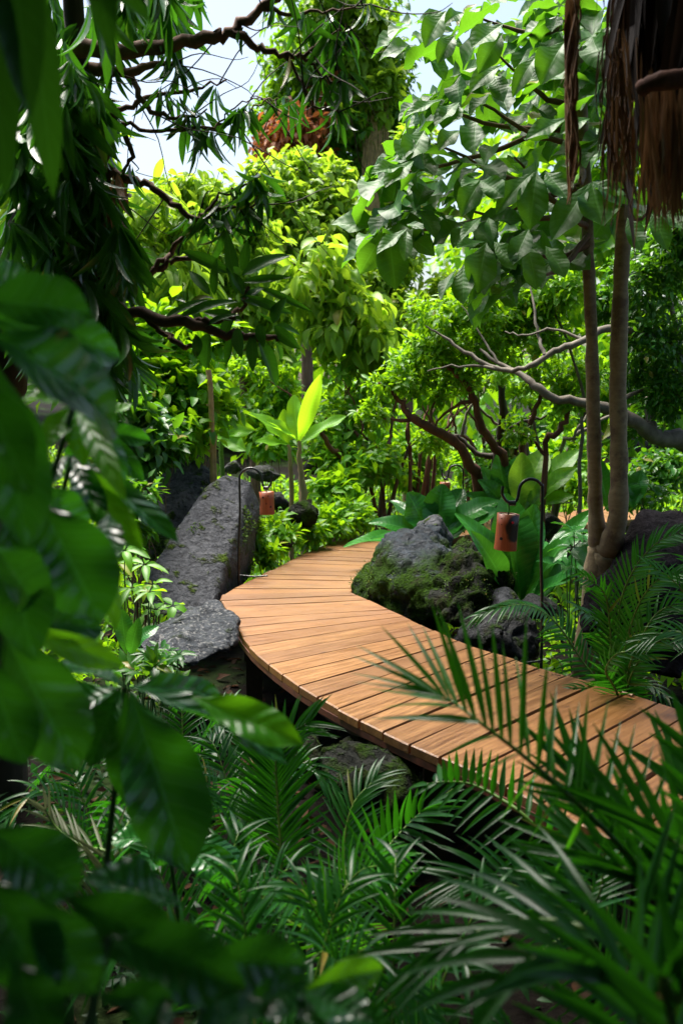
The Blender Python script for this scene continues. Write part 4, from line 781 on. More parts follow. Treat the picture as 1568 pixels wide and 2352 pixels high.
for k in range(60):          # long fibre rope left of the trunk
    x = rng.normal(1313, 4); y0 = rng.uniform(-60, 300); y1 = y0 + rng.uniform(90, 240); d = 2.6 + rng.normal(0, .03); y1 = min(y1, 470)
    pts = [W(x + (12 * math.sin(y0 * .02)), y0, d), W(x + rng.normal(0, 7), (y0 + y1) / 2, d), W(1305 + (x - 1313) * .4 + rng.normal(0, 4), y1, d)]; tube(g, pts, [.003, .003, .0012], 4, 4)
for k in range(16):
    x = rng.normal(1311, 9); y0 = rng.uniform(-80, 300); b = W(x, y0, 2.58); e = W(x + rng.normal(0, 9), y0 + rng.uniform(80, 170), 2.58); put(g, T_strip, b, e - b, np.array([0, -1, .1]) + rv(1, .4)[0], np.linalg.norm(e - b), PX(rng.uniform(8, 17), 2.58), rng.random() * .6)
for k in range(55):
    x = rng.normal(1420, 22); y0 = rng.uniform(60, 330); y1 = y0 + rng.uniform(80, 240); d = 2.55; tube(g, [W(x, y0, d), W(x + rng.normal(0, 10), (y0 + y1) / 2, d), W(x + rng.normal(0, 16), min(y1, 520), d)], [.0022, .002, .001], 4, 4)
tube(g, pxl([(1313, -200, 2.65), (1330, -60, 2.62), (1316, 40, 2.6), (1318, 150, 2.6), (1310, 260, 2.6)]), [.012, .010, .009, .007, .003], 6, 5, .002)
build('hanging_fibre', g, M['dead'], t)
g = G(); tube(g, pxl([(1470, 205, 2.32), (1500, 190, 2.3), (1568, 178, 2.3), (1640, 160, 2.3)]), [.018, .020, .022, .022], 8, 4, .001); build('stalk_stub', g, M['barkred'], t)
g = G()                       # live crown overhead
for k in range(15):
    a = -1.3 + k * .2; el = rng.uniform(-.25, .5); R_ = rng.uniform(1.6, 2.6); c = np.array([bx, 2.75, 4.3]); dd = np.array([math.cos(a), math.sin(a), 0]); pth = smooth_path([c, c + dd * R_ * .5 + UP * (.35 + el), c + dd * R_ + UP * (el - .1)], 10)
    TT = unit(np.gradient(pth, axis=0)); tt = np.linspace(3, len(pth) - 1, 34).astype(int)
    for sd in (-1, 1):
        S = np.cross(TT[tt], UP) * sd; D = TT[tt] * .6 + S + np.array([0, 0, -.25]) + rv(len(tt), .08); put(g, T_strip, pth[tt], D, UP + rv(len(tt), .1), .55, .05, rng.random(len(tt)))
build('crown', g, M['palm'], t)
# ---- mango tree, upper left, with unseen shading leaves added overhead
t = thing('mango_tree', 'dark slender-leaved mango tree filling the top left, branches reaching across the view', 'tree', GX(-60, 4.0))
trunkobj(t, 'trunk', [GX(-60, 4.0, -.05), W(-40, 1100, 4.0), W(20, 800, 3.9), W(60, 600, 3.8), W(90, 350, 3.8), W(60, 100, 3.8), W(80, -200, 3.8)], [.16, .12, .10, .09, .075, .06, .05], 'barkdark', 12)
trunkobj(t, 'trunk', pxl([(60, 620, 3.8), (140, 560, 3.7), (170, 400, 3.6), (175, 200, 3.5), (170, -50, 3.4)]), [.06, .055, .05, .045, .03], 'barkdark', 10)
mb = [([(60, 560, 3.9), (120, 600, 3.8), (170, 655, 3.6), (240, 690, 3.5), (330, 722, 3.45), (430, 742, 3.4), (520, 765, 3.4), (600, 778, 3.4), (645, 775, 3.4)], [.034, .030, .026, .022, .020, .020, .015, .012, .007]),
      ([(430, 742, 3.4), (470, 735, 3.4), (520, 732, 3.4), (560, 700, 3.4), (572, 655, 3.4)], [.013, .010, .009, .008, .006]), ([(325, 722, 3.45), (380, 765, 3.45), (415, 795, 3.4), (465, 796, 3.4)], [.012, .010, .010, .007]),
      ([(90, 620, 3.8), (180, 650, 3.7), (260, 630, 3.65), (350, 626, 3.6), (395, 600, 3.6), (470, 592, 3.6)], [.020, .017, .013, .012, .010, .005]), ([(352, 626, 3.6), (385, 580, 3.6), (430, 540, 3.6), (455, 505, 3.6)], [.010, .009, .008, .007]),
      ([(170, 360, 3.6), (280, 405, 3.6), (345, 428, 3.6), (400, 470, 3.6), (455, 500, 3.6), (500, 478, 3.6), (560, 480, 3.6), (600, 468, 3.6)], [.024, .016, .013, .011, .010, .008, .006, .003]), ([(470, 492, 3.6), (510, 450, 3.6), (555, 430, 3.6), (600, 400, 3.6)], [.006, .005, .004, .002]),
      ([(170, 110, 3.4), (260, 118, 3.4), (380, 104, 3.4), (480, 88, 3.4), (530, 70, 3.4), (590, 28, 3.4), (650, -10, 3.4)], [.03, .026, .024, .022, .018, .015, .012]),
      ([(530, 75, 3.4), (590, 105, 3.4), (640, 122, 3.4), (690, 127, 3.4), (740, 90, 3.4), (800, 60, 3.4)], [.014, .012, .010, .008, .004, .002]), ([(690, 127, 3.4), (720, 150, 3.4), (760, 185, 3.4), (800, 195, 3.4)], [.006, .005, .004, .002]), ([(650, 125, 3.4), (690, 190, 3.4), (720, 240, 3.4), (790, 262, 3.4)], [.006, .005, .004, .002]),
      ([(600, 20, 3.4), (680, 30, 3.4), (760, 25, 3.4), (850, 10, 3.4)], [.008, .006, .004, .002]), ([(170, 150, 3.5), (260, 165, 3.5), (340, 150, 3.5), (420, 140, 3.5)], [.025, .02, .012, .006]),
      ([(60, 130, 3.8), (120, 175, 3.7), (175, 215, 3.6), (215, 235, 3.6), (270, 280, 3.6), (300, 350, 3.6), (270, 420, 3.6)], [.03, .026, .02, .018, .012, .008, .004]), ([(215, 235, 3.6), (290, 245, 3.6), (360, 215, 3.6), (430, 210, 3.6), (520, 190, 3.6)], [.012, .010, .008, .006, .003]),
      ([(270, 280, 3.6), (350, 300, 3.6), (430, 300, 3.6), (520, 280, 3.6), (600, 235, 3.6), (650, 232, 3.6)], [.008, .007, .006, .004, .003, .0015]), ([(300, 170, 3.6), (340, 250, 3.6), (400, 270, 3.6), (470, 260, 3.6)], [.012, .010, .007, .003]),
      ([(500, 285, 3.6), (540, 250, 3.6), (600, 225, 3.6), (660, 228, 3.6)], [.004, .003, .002, .0012]), ([(220, 250, 3.6), (250, 330, 3.6), (245, 430, 3.6), (260, 520, 3.6)], [.012, .010, .008, .004])]
branches(t, 'branch', [(pxl(p), r) for p, r in mb], 'barkbrown', 8, .006)
g = G()
for p, r in mb[5:]:
    q = smooth_path(pxl(p), 5)
    for k in range(4):
        i = rng.integers(len(q) // 3, len(q)); a = q[i]; dd = rv(1, .12)[0] + np.array([.05, 0, -.01]); tube(g, [a, a + dd * .5 + rv(1, .015)[0], a + dd, a + dd * 1.3 + rv(1, .03)[0]], [.003, .0022, .0016, .001], 4, 3)
build('twigs', g, M['barkdark'], t)
g = G()
# the sharp rosettes at the end of the long branch
g_ros = [(1090, 300, 1040, 0, 60), (1110, 190, 1140, 50, 46), (985, 300, 985, 130, 46), (965, 300, 868, 178, 50), (1060, 200, 835, 82, 60), (1110, 210, 1325, 93, 86), (1110, 240, 1335, 212, 42), (1130, 300, 1350, 392, 46), (1100, 330, 790, 372, 60), (960, 320, 760, 395, 50), (1100, 390, 900, 432, 46), (1180, 260, 1430, 365, 36), (1255, 430, 1305, 305, 76), (1260, 440, 1370, 548, 60), (965, 470, 925, 645, 84), (1160, 480, 1160, 650, 54), (1185, 500, 1285, 718, 76), (1090, 450, 1105, 585, 62), (1190, 430, 1210, 535, 52), (1075, 480, 1030, 630, 54), (1120, 420, 930, 372, 56), (1120, 300, 1060, 190, 50), (1130, 320, 1215, 250, 50), (1250, 430, 1180, 370, 40), (1265, 440, 1385, 470, 50), (1100, 310, 1215, 345, 50), (1080, 350, 1010, 520, 50), (900, 480, 905, 590, 50), (1270, 520, 1300, 600, 36), (1090, 230, 1075, 170, 56)]
for x0, y0, x1, y1, w_ in g_ros:
    dd_ = 3.4 + rng.normal(0, .03); leaf2(g, (x0 * .5, 528 + y0 * .5, dd_), (x1 * .5, 528 + y1 * .5, dd_ - rng.uniform(-.06, .08)), w_ * .50, T_ros, roll=rng.uniform(-.5, .5), face=rng.uniform(.4, .8), rnd=rng.random() * .6)
whorl(g, W(430, 700, 3.5), (0, -.5, .3), 4, .12, .25, T_mango, 1.1, droop=.2)
for x, y, n_, L_ in ((560, 470, 9, .15), (595, 400, 6, .15), (520, 520, 6, .16), (600, 440, 7, .14), (480, 505, 4, .14)): whorl(g, W(x, y, 3.6), (.3, -.2, -.4), n_, L_, .2, T_mango, 1.1, droop=.9)
def hang(x, y, d, n_, L_, dr=1.9): whorl(g, W(x, y, d), unit(np.array([.1, -.2, -.5]) + rv(1, .3)[0]), n_, L_, .165, T_mango, 1.0, droop=dr)
for p_, r_ in mb[5:]:      # clusters hanging from the thin branches against the sky gap
    q_ = smooth_path(pxl(p_), 6)
    for k in range(4 if len(p_) > 3 else 2):
        c_ = q_[rng.integers(len(q_) // 3, len(q_))] + rv(1, .012)[0]; whorl(g, c_, unit(np.array([.1, -.2, -.4]) + rv(1, .4)[0]), rng.integers(3, 7), rng.uniform(.10, .17), .165, T_mango, 1.0, droop=1.5)
dens = [(110, 80, 130, 120), (60, 280, 90, 120), (170, 220, 36, 90), (90, 480, 110, 120), (190, 430, 50, 60), (230, 560, 80, 60), (60, 620, 70, 50), (330, -20, 130, 40), (170, 330, 30, 50), (160, 700, 90, 60), (260, 780, 50, 60)]
for k in range(330):
    a = dens[rng.integers(0, len(dens))]; an = rng.random() * 6.3; r = math.sqrt(rng.random()); hang(a[0] + math.cos(an) * r * a[2], a[1] + math.sin(an) * r * a[3], rng.uniform(3.1, 4.4), 8, rng.uniform(.14, .25), 1.15)
# unseen leaves added over the camera and near path to darken the foreground
n_ = 17000; B = np.stack([rng.uniform(-4.5, 3.0, n_), rng.uniform(-3.6, 4.1, n_), np.zeros(n_)], 1); B = B[((B[:, 0] < .9) | (B[:, 1] < 2.3)) & ((B[:, 0] > -.3) | (B[:, 1] < 2.7))]; n_ = len(B); B[:, 2] = 2.55 + .50 * np.maximum(0, B[:, 1]) + rng.random(n_) * 1.2
put(g, T_mid, B, rv(n_, .8) + np.array([0, 0, -.3]), UP + rv(n_, .35), rng.uniform(.26, .40, n_), .12, rng.random(n_))
n_ = 4200; B = np.stack([rng.uniform(-4.5, 4.2, n_), rng.uniform(-3.8, -2.8, n_), rng.uniform(-.3, 3.8, n_)], 1)  # unseen leaf curtain added behind the camera to block light
put(g, T_mid, B, rv(n_, .6) + np.array([0, 0, -.8]), np.array([0, 1., .6]) + rv(n_, .5), rng.uniform(.26, .40, n_), .13, rng.random(n_))
n_ = 2600; B = np.stack([rng.uniform(-4.6, -2.4, n_), rng.uniform(-2, 3.8, n_), rng.uniform(.6, 3.6, n_)], 1)  # unseen curtain of leaves added at far left against side light
put(g, T_mango, B, rv(n_, .6) + np.array([0, 0, -.8]), UP + rv(n_, .5), rng.uniform(.22, .34, n_), .08, rng.random(n_))
build('crown', g, M['mango'], t)
g = G()
for x, y in ((262, 440), (268, 400), (255, 470)):
    whorl(g, W(x, y, 3.45), (.1, 0, -1), 3, .13, .2, T_mango, .35, droop=.9)
build('dry_leaves', g, M['dead'], t)
g = G(); whorl(g, W(690, 725, 3.9), (.2, -.2, -1), 6, .14, .4, T_mango, .9, droop=.6)
# ---- bird's nest ferns
def nest(label, base, lst, m='nest', d=6.0, group='strap-leaved nest ferns'):
    t = thing('nest_fern', label, 'fern', base, group)
    for b, tt, w, r in lst: ban_leaf(t, b, tt, w, m, r, tm=T_nest, name='frond')
    return t
d = 5.75
nest('tall glossy strap-leaved fern standing behind the scorched lantern', W(1190, 1385, d),
     [((1195, 1375, d), (1170, 1135, d - .05), 105, .1), ((1200, 1380, d), (1222, 1160, d), 84, -.25), ((1185, 1385, d), (1118, 1165, d - .2), 66, .5), ((1205, 1385, d), (1325, 1150, d - .1), 58, -.4), ((1170, 1385, d), (1130, 1230, d - .35), 60, .3),
      ((1210, 1390, d), (1375, 1245, d - .3), 70, -.3), ((1208, 1385, d), (1290, 1230, d + .2), 64, -.2), ((1200, 1380, d), (1245, 1190, d + .25), 66, -.1), ((1210, 1390, d), (1300, 1290, d - .3), 50, -.5), ((1190, 1380, d), (1150, 1180, d + .3), 70, .2)])
d = 7.4
nest('wide strap-leaved fern fanning out behind the grey cap of the big boulder', W(1000, 1250, d),
     [((990, 1240, d), (940, 1130, d), 82, .2), ((1000, 1240, d), (1015, 1112, d), 78, 0), ((1010, 1240, d), (1110, 1120, d - .2), 64, -.3), ((980, 1240, d), (878, 1165, d - .2), 48, .3), ((975, 1245, d), (806, 1200, d - .5), 44, .6), ((1015, 1245, d), (1140, 1165, d - .2), 60, -.4),
      ((1000, 1240, d), (975, 1150, d + .3), 70, .1), ((1005, 1240, d), (1060, 1115, d + .3), 60, -.2), ((985, 1245, d), (860, 1220, d - .6), 40, .4), ((1000, 1240, d), (900, 1115, d + .4), 46, .3)])
d = 7.9
nest('patchy yellow-green fern behind the top of the near lantern hook', W(1190, 1180, d),
     [((1195, 1180, d), (1240, 1010, d), 70, -.1), ((1200, 1180, d), (1312, 1012, d), 62, -.3), ((1200, 1185, d), (1300, 1060, d - .2), 56, -.3), ((1190, 1180, d), (1200, 1040, d), 60, .2), ((1205, 1185, d), (1290, 1110, d - .2), 50, -.4)], 'nestlime', group=None)
nest('dark green upright fern left of the patchy yellow-green one', W(1160, 1180, d + .2), [((1165, 1180, 8.1), (1150, 1040, 8.1), 60, .2), ((1170, 1180, 8.1), (1190, 1030, 8.1), 64, -.1), ((1160, 1185, 8.1), (1110, 1070, 8.1), 46, .3), ((1155, 1185, 8.1), (1085, 1120, 7.9), 46, .4), ((1165, 1180, 8.1), (1130, 1100, 7.9), 50, .2)])
nest('broad dark leaves of a fern left of the leaning slab, low by the flat rock', W(285, 1500, 4.6), [((300, 1500, 4.6), (345, 1425, 4.6), 40, -.4), ((290, 1500, 4.6), (280, 1400, 4.6), 44, .1), ((300, 1505, 4.5), (312, 1440, 4.4), 36, .3)], group=None)
nest('green fern between the twin trunks and the small bushes behind them', W(1395, 1180, 7.5), [((1395, 1175, 7.5), (1375, 1050, 7.5), 40, .2), ((1400, 1175, 7.5), (1440, 1090, 7.5), 44, -.2), ((1455, 1160, 7.0), (1470, 1080, 7.0), 50, -.1), ((1450, 1165, 7.0), (1440, 1090, 7.0), 46, .2)], group=None)
# ---- light green lobed plants left of the slab and small plants round the flat rock
def rosette_plant(label, px, py, d, n, L, ratio, m, tm, ht=.14, spread=1.1, name='small_plant', cat='plant', nh=3, sx=20, sy=10, group=None):
    b = W(px, py, d); g0 = gp(b[0], b[1]); t = thing(name, label, cat, g0, group); g = G(); gs = G()
    for k in range(nh):
        c = W(px + rng.normal(0, sx), py + rng.normal(0, sy), d + rng.normal(0, .08)); tube(gs, [g0, (g0 + c) / 2 + rv(1, .01)[0], c], [.005, .004, .003], 5, 4)
        whorl(g, c, unit(np.array([rng.normal(0, .25), -.3, 1])), n, L, ratio, tm, spread, droop=.25)
    build('foliage', g, M[m], t); build('stem', gs, M['rachisdark'], t); return t
rosette_plant('light green lobed-leaf seedling left of the leaning slab', 280, 1270, 5.4, 6, .14, .34, 'mid', T_mango, nh=3, sx=30, sy=26)
rosette_plant('pale green broad seedling between the leaning slab and the flat rock', 320, 1350, 5.2, 6, .13, .34, 'mid', T_mango, nh=3, sx=34, sy=14)
rosette_plant('bright leafy seedling just above the flat rock', 372, 1392, 5.3, 5, .10, .5, 'mid', T_mid, nh=2, sx=20, sy=5)
rosette_plant('low leafy sprig growing over the front of the flat rock', 375, 1510, 4.2, 7, .075, .3, 'deep', T_mid, nh=5, sx=26, sy=12)
rosette_plant('short sprig at the lower left of the flat rock', 340, 1545, 4.0, 8, .09, .4, 'deep', T_mid, nh=6, sx=26, sy=14)
rosette_plant('leafy plant in front of the near lantern foot on the right of the dark boulder', 1330, 1235, 5.4, 5, .16, .4, 'nest', T_mid, nh=4, sx=34, sy=20)
# ---- ground cover
g = G(); n_ = 9000; B = np.stack([rng.uniform(-5, 5, n_), rng.uniform(5.4, 16, n_), np.zeros(n_)], 1)
def on_path(x, y):
    i = np.argmin((mid[:, 0] - x) ** 2 + (mid[:, 1] - y) ** 2); dd = math.hypot(mid[i, 0] - x, mid[i, 1] - y); return dd < .9
seg_ = np.array([at(mid, t_) for t_ in np.linspace(0, arc[-1], 160)])
dist = np.sqrt(((B[:, None, :2] - seg_[None]) ** 2).sum(2)).min(1); B = B[(dist > .66)]; n_ = len(B)
B[:, 2] = [gz(b[0], b[1]) for b in B]; B[:, 2] += rng.random(n_) * .12
rep = 4; B = np.repeat(B, rep, 0) + rv(n_ * rep, .045); n_ *= rep; L = rng.uniform(.05, .13, n_); put(g, T_far, B, rv(n_, .8) + UP * .5, UP + rv(n_, .5), L, L * .5, rng.random(n_))
tag(build('ground_cover', g, M['mid']), kind='stuff')
g = G(); n_ = 3000; B = np.stack([rng.uniform(-2.6, 3.4, n_), rng.uniform(.8, 9, n_), np.zeros(n_)], 1); B[:, 2] = [gz(b[0], b[1]) + .012 for b in B]; B += rv(n_, .006)
L = rng.uniform(.04, .13, n_); put(g, T_small, B, rv(n_, 1) * [1, 1, .2], UP + rv(n_, .35), L, L * .42, rng.random(n_)); tag(build('leaf_litter', g, M['litter']), kind='stuff')
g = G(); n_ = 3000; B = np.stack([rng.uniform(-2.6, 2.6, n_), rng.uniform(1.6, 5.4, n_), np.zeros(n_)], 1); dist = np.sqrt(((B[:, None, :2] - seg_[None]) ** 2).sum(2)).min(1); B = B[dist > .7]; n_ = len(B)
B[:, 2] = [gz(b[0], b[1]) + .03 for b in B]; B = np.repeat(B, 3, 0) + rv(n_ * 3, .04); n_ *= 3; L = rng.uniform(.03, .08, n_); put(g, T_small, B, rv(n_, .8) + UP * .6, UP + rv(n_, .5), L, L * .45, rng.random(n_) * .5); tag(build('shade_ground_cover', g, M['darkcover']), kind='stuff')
# ---- foreground broad-leaved plants (left)
def fore(label, base, hub, leaves, m='broadfore', name='broad_leaved_plant', tm=None):
    t = thing(name, label, 'plant', base)
    for h in hub: g = G(); tube(g, [base, (base + W(*h)) / 2 + np.array([-.04, .02, .05]), W(*h)], [.009, .007, .004], 8, 6); build('stem', g, M['rachisdark'], t)
    for L_ in leaves:
        b, tt, w, r = L_[:4]; g = G(); leaf2(g, b, tt, w * .95, tm or T_fore, roll=r, face=.55); build('leaf', g, M[L_[4] if len(L_) > 4 else m], t)
    return t
fore('tall plant with big blurred leaves at the left edge, reaching above the slabs', gp(-.75, 1.1), [(-30, 800, 1.1), (170, 930, 1.35), (-60, 680, 1.1)],
     [((-60, 690, 1.05), (225, 700, 1.1), 150, .3), ((-40, 760, 1.0), (370, 965, 1.15), 250, .2), ((-10, 830, 1.05), (70, 1250, 1.0), 180, -.2), ((-60, 720, 1.2), (330, 800, 1.3), 150, .4), ((-60, 840, .95), (60, 1130, .9), 150, .4),
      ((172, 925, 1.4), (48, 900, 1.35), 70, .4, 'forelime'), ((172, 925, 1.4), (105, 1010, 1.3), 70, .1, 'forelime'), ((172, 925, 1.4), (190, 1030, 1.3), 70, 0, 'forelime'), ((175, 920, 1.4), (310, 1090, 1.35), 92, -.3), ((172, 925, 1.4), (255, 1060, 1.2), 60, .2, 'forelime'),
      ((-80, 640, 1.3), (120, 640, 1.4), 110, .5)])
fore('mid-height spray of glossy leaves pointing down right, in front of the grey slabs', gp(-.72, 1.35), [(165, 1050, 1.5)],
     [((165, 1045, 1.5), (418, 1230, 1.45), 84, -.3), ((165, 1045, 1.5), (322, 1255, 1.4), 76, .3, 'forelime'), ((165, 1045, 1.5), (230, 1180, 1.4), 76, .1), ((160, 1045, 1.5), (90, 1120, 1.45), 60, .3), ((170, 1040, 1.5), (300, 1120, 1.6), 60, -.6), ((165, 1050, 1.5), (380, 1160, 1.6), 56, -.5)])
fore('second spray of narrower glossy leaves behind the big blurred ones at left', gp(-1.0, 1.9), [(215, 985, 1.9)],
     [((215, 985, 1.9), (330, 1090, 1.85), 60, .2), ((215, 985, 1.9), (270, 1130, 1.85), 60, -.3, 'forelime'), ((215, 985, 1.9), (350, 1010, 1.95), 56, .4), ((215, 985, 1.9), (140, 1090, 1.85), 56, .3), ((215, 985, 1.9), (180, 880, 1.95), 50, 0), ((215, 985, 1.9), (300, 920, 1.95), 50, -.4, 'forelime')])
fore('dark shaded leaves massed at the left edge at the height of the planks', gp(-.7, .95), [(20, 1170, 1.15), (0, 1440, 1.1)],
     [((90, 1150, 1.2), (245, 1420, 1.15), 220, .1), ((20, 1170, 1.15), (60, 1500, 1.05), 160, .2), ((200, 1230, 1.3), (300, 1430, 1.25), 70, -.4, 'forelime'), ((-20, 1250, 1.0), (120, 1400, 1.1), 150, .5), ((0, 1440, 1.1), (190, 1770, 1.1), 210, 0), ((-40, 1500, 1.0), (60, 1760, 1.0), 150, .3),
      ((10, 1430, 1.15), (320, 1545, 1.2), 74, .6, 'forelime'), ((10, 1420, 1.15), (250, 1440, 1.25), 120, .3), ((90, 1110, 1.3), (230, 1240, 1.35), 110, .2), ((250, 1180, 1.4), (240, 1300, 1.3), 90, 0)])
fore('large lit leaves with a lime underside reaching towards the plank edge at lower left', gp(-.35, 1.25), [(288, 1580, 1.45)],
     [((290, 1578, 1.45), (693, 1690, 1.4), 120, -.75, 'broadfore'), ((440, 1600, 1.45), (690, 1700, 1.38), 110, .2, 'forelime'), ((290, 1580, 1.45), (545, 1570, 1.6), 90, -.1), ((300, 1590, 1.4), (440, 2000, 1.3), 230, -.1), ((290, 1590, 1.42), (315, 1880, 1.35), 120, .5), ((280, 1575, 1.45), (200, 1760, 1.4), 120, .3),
      ((285, 1575, 1.45), (130, 1490, 1.5), 90, .3), ((280, 1580, 1.5), (120, 1640, 1.45), 120, .2)])
fore('low plant with a teal-lit pointed leaf under the large lime-backed leaf', gp(-.25, 2.2), [(390, 1960, 2.2)],
     [((425, 1935, 2.2), (506, 2012, 2.1), 76, .2), ((330, 1920, 2.2), (400, 1990, 2.2), 60, .4), ((440, 1920, 2.4), (580, 1960, 2.4), 60, -.3), ((440, 1925, 2.3), (590, 2030, 2.3), 60, -.2), ((360, 1930, 2.2), (240, 1910, 2.2), 60, .3), ((390, 1940, 2.3), (310, 2010, 2.2), 60, .3)])
fore('very dark blurred big leaves at the bottom left corner', gp(-.35, .35), [(60, 2150, .8), (250, 2150, .85), (500, 2200, .9)],
     [((60, 2050, .8), (240, 2300, .78), 170, .2), ((-40, 2000, .8), (120, 2300, .75), 200, .3), ((150, 2060, .9), (420, 2190, .85), 170, .5), ((420, 2080, .95), (200, 2000, .95), 150, .4), ((230, 2290, .75), (400, 2290, .75), 90, .4), ((250, 2150, .85), (560, 2260, .8), 190, .3), ((-30, 1900, .9), (200, 2060, .9), 200, .4),
      ((450, 2200, .85), (720, 2230, .85), 150, .6), ((30, 2200, .75), (120, 2420, .72), 160, .1), ((560, 2330, .8), (700, 2250, .8), 110, .3), ((430, 2400, .75), (600, 2290, .78), 120, -.2), ((300, 2420, .7), (380, 2280, .72), 110, .2)])
fore('lime lit blurred leaf at the bottom centre edge', gp(.05, .5), [(690, 2270, .95)],
     [((690, 2275, .95), (905, 2215, 1.0), 90, .4, 'forelime'), ((700, 2280, .95), (850, 2330, .9), 120, .1), ((690, 2275, .95), (560, 2330, .9), 110, .2), ((700, 2290, .95), (740, 2430, .9), 120, 0), ((760, 2300, .95), (900, 2400, .9), 120, .3)])
t = thing('broad_leaved_plant', 'out of focus leaves hanging down from above at the very top left corner', 'plant', W(20, -260, 1.3)); g = G(); 
for b, e, w in (((20, -200, 1.1), (70, 260, 1.05), 110), ((60, -100, 1.25), (130, 420, 1.2), 90), ((-40, -100, 1.1), (10, 330, 1.0), 120), ((200, -160, 1.3), (260, 110, 1.3), 70), ((60, -200, 1.3), (360, 30, 1.35), 60), ((120, 60, 1.5), (60, 190, 1.45), 60)): leaf2(g, b, e, w, T_mango, face=.7)
build('foliage', g, M['mango'], t)
# ---- palms
def palm(label, base, name='palm', group='feathery young palms'):
    t = thing(name, label, 'palm', base, group); g = G(); tube(g, [base - UP * .05, base + UP * .12, base + UP * .25], [.03, .025, .012], 8, 4, .002); build('stem', g, M['rachisdark'], t); return t
t = palm('large blurred palm on the right whose fronds sweep up across the planks', gp(1.05, 1.45))
b0 = gp(1.05, 1.45, .2)
frond_px(t, [(1600, 2200, 1.5), (1470, 2000, 1.5), (1330, 1850, 1.5), (1200, 1735, 1.52), (1100, 1658, 1.55), (1040, 1612, 1.6), (1008, 1596, 1.62)],
    [(1012, 1598, 804, 1501, 15), (1014, 1600, 816, 1473, 18), (1022, 1604, 874, 1433, 16), (1012, 1598, 801, 1536, 13), (1016, 1602, 809, 1561, 18), (1034, 1610, 934, 1421, 15), (1034, 1612, 840, 1580, 14), (1050, 1622, 969, 1433, 17), (1054, 1626, 864, 1606, 13), (1070, 1636, 989, 1378, 18), (1090, 1650, 1004, 1381, 19),
     (1098, 1660, 852, 1646, 30), (1115, 1668, 1051, 1373, 19), (1132, 1682, 1094, 1426, 16), (1152, 1696, 1129, 1418, 18), (1172, 1712, 1154, 1466, 15), (1195, 1730, 1209, 1406, 18), (1215, 1748, 1184, 1500, 15), (1235, 1765, 1256, 1501, 18), (1255, 1783, 1279, 1566, 17), (1275, 1800, 1240, 1600, 16), (1300, 1822, 1330, 1600, 18), (1325, 1845, 1350, 1590, 18),
     (1350, 1870, 1395, 1600, 18), (1375, 1895, 1425, 1640, 18), (1400, 1920, 1462, 1650, 18), (1425, 1950, 1502, 1700, 18), (1450, 1980, 1542, 1740, 18), (1140, 1690, 1010, 1722, 12), (1190, 1732, 1075, 1790, 13), (1240, 1775, 1140, 1870, 14), (1290, 1820, 1200, 1950, 14), (1340, 1868, 1270, 2020, 14), (1390, 1915, 1330, 2080, 14)], 1.5, 1.62, .0055, b0, 'palmfront', .02, 1.05)
for pts_, nl_ in (([(1600, 2080, 1.6), (1500, 1960, 1.62), (1400, 1880, 1.65), (1330, 1790, 1.7)], 26), ([(1660, 2100, 1.4), (1600, 1990, 1.42), (1500, 1900, 1.45), (1400, 1850, 1.5)], 24), ([(1620, 2160, 1.5), (1540, 2060, 1.5), (1440, 2000, 1.5), (1350, 1960, 1.55)], 24), ([(1720, 2050, 1.7), (1680, 1950, 1.75), (1620, 1860, 1.8), (1560, 1800, 1.85)], 22)):
    frond(t, [b0] + pxl(pts_), nl_, .22, .0125, (-.2, -.85, .35), 'palm', lift=.05, a0=58, a1=18, droop=.12, start=.3, shape='even', up_pull=.25)
frond(t, [b0, W(1700, 1960, 1.4), W(1680, 1850, 1.45), W(1590, 1720, 1.5)], 24, .2, .014, (-.5, -.7, .5), 'palm', a0=60, a1=15, droop=.2, start=.3)
t = palm('palm whose sharp comb-like frond arches over the near edge of the planks', gp(.75, 2.1))
b0 = gp(.75, 2.1, .2)
frond_px(t, [(1420, 2140, 2.2), (1330, 2010, 2.25), (1215, 1885, 2.3), (1154, 1838, 2.35), (1084, 1802, 2.4), (1020, 1796, 2.4), (960, 1804, 2.4)], [(1000, 1798, 1000, 1775, 13), (1012, 1797, 1006, 1752, 13), (1024, 1796, 1016, 1738, 13), (1036, 1796, 1030, 1727, 13), (1050, 1796, 1047, 1716, 13), (1066, 1798, 1071, 1714, 13), (1082, 1802, 1089, 1712, 13), (1097, 1806, 1107, 1712, 13), (1114, 1815, 1128, 1714, 13), (1130, 1824, 1144, 1722, 13), (1150, 1836, 1160, 1727, 13), (1170, 1849, 1181, 1730, 13), (1190, 1863, 1201, 1738, 13), (1210, 1881, 1226, 1762, 13), (1232, 1902, 1250, 1785, 13), (1256, 1928, 1276, 1810, 13), (1280, 1955, 1302, 1840, 13), (1304, 1982, 1330, 1872, 13), (980, 1802, 935, 1812, 13), (1000, 1800, 950, 1828, 13), (1020, 1799, 965, 1842, 13), (1045, 1799, 990, 1846, 13), (1066, 1800, 1000, 1862, 13), (1090, 1806, 1020, 1872, 13), (1110, 1816, 1030, 1890, 13), (1130, 1828, 1045, 1902, 13), (1152, 1842, 1060, 1912, 13), (1174, 1858, 1080, 1930, 13), (1196, 1876, 1094, 1955, 13), (1220, 1898, 1110, 1980, 13), (1246, 1925, 1130, 2010, 13), (1272, 1952, 1150, 2040, 13), (1298, 1980, 1176, 2070, 13)], 2.3, 2.32, .006, b0)
frond_px(t, [(1250, 2230, 2.0), (1310, 2140, 2.0), (1374, 2057, 2.0), (1386, 1960, 2.0)], [(1386 - k * 6, 1962 + k * 14, 1190 - k * 9, 1850 + k * 22, 14) for k in range(13)] + [(1388 - k * 5, 1970 + k * 14, 1500 - k * 3, 1890 + k * 18, 12) for k in range(10)], 2.0, 2.0, .005, b0)
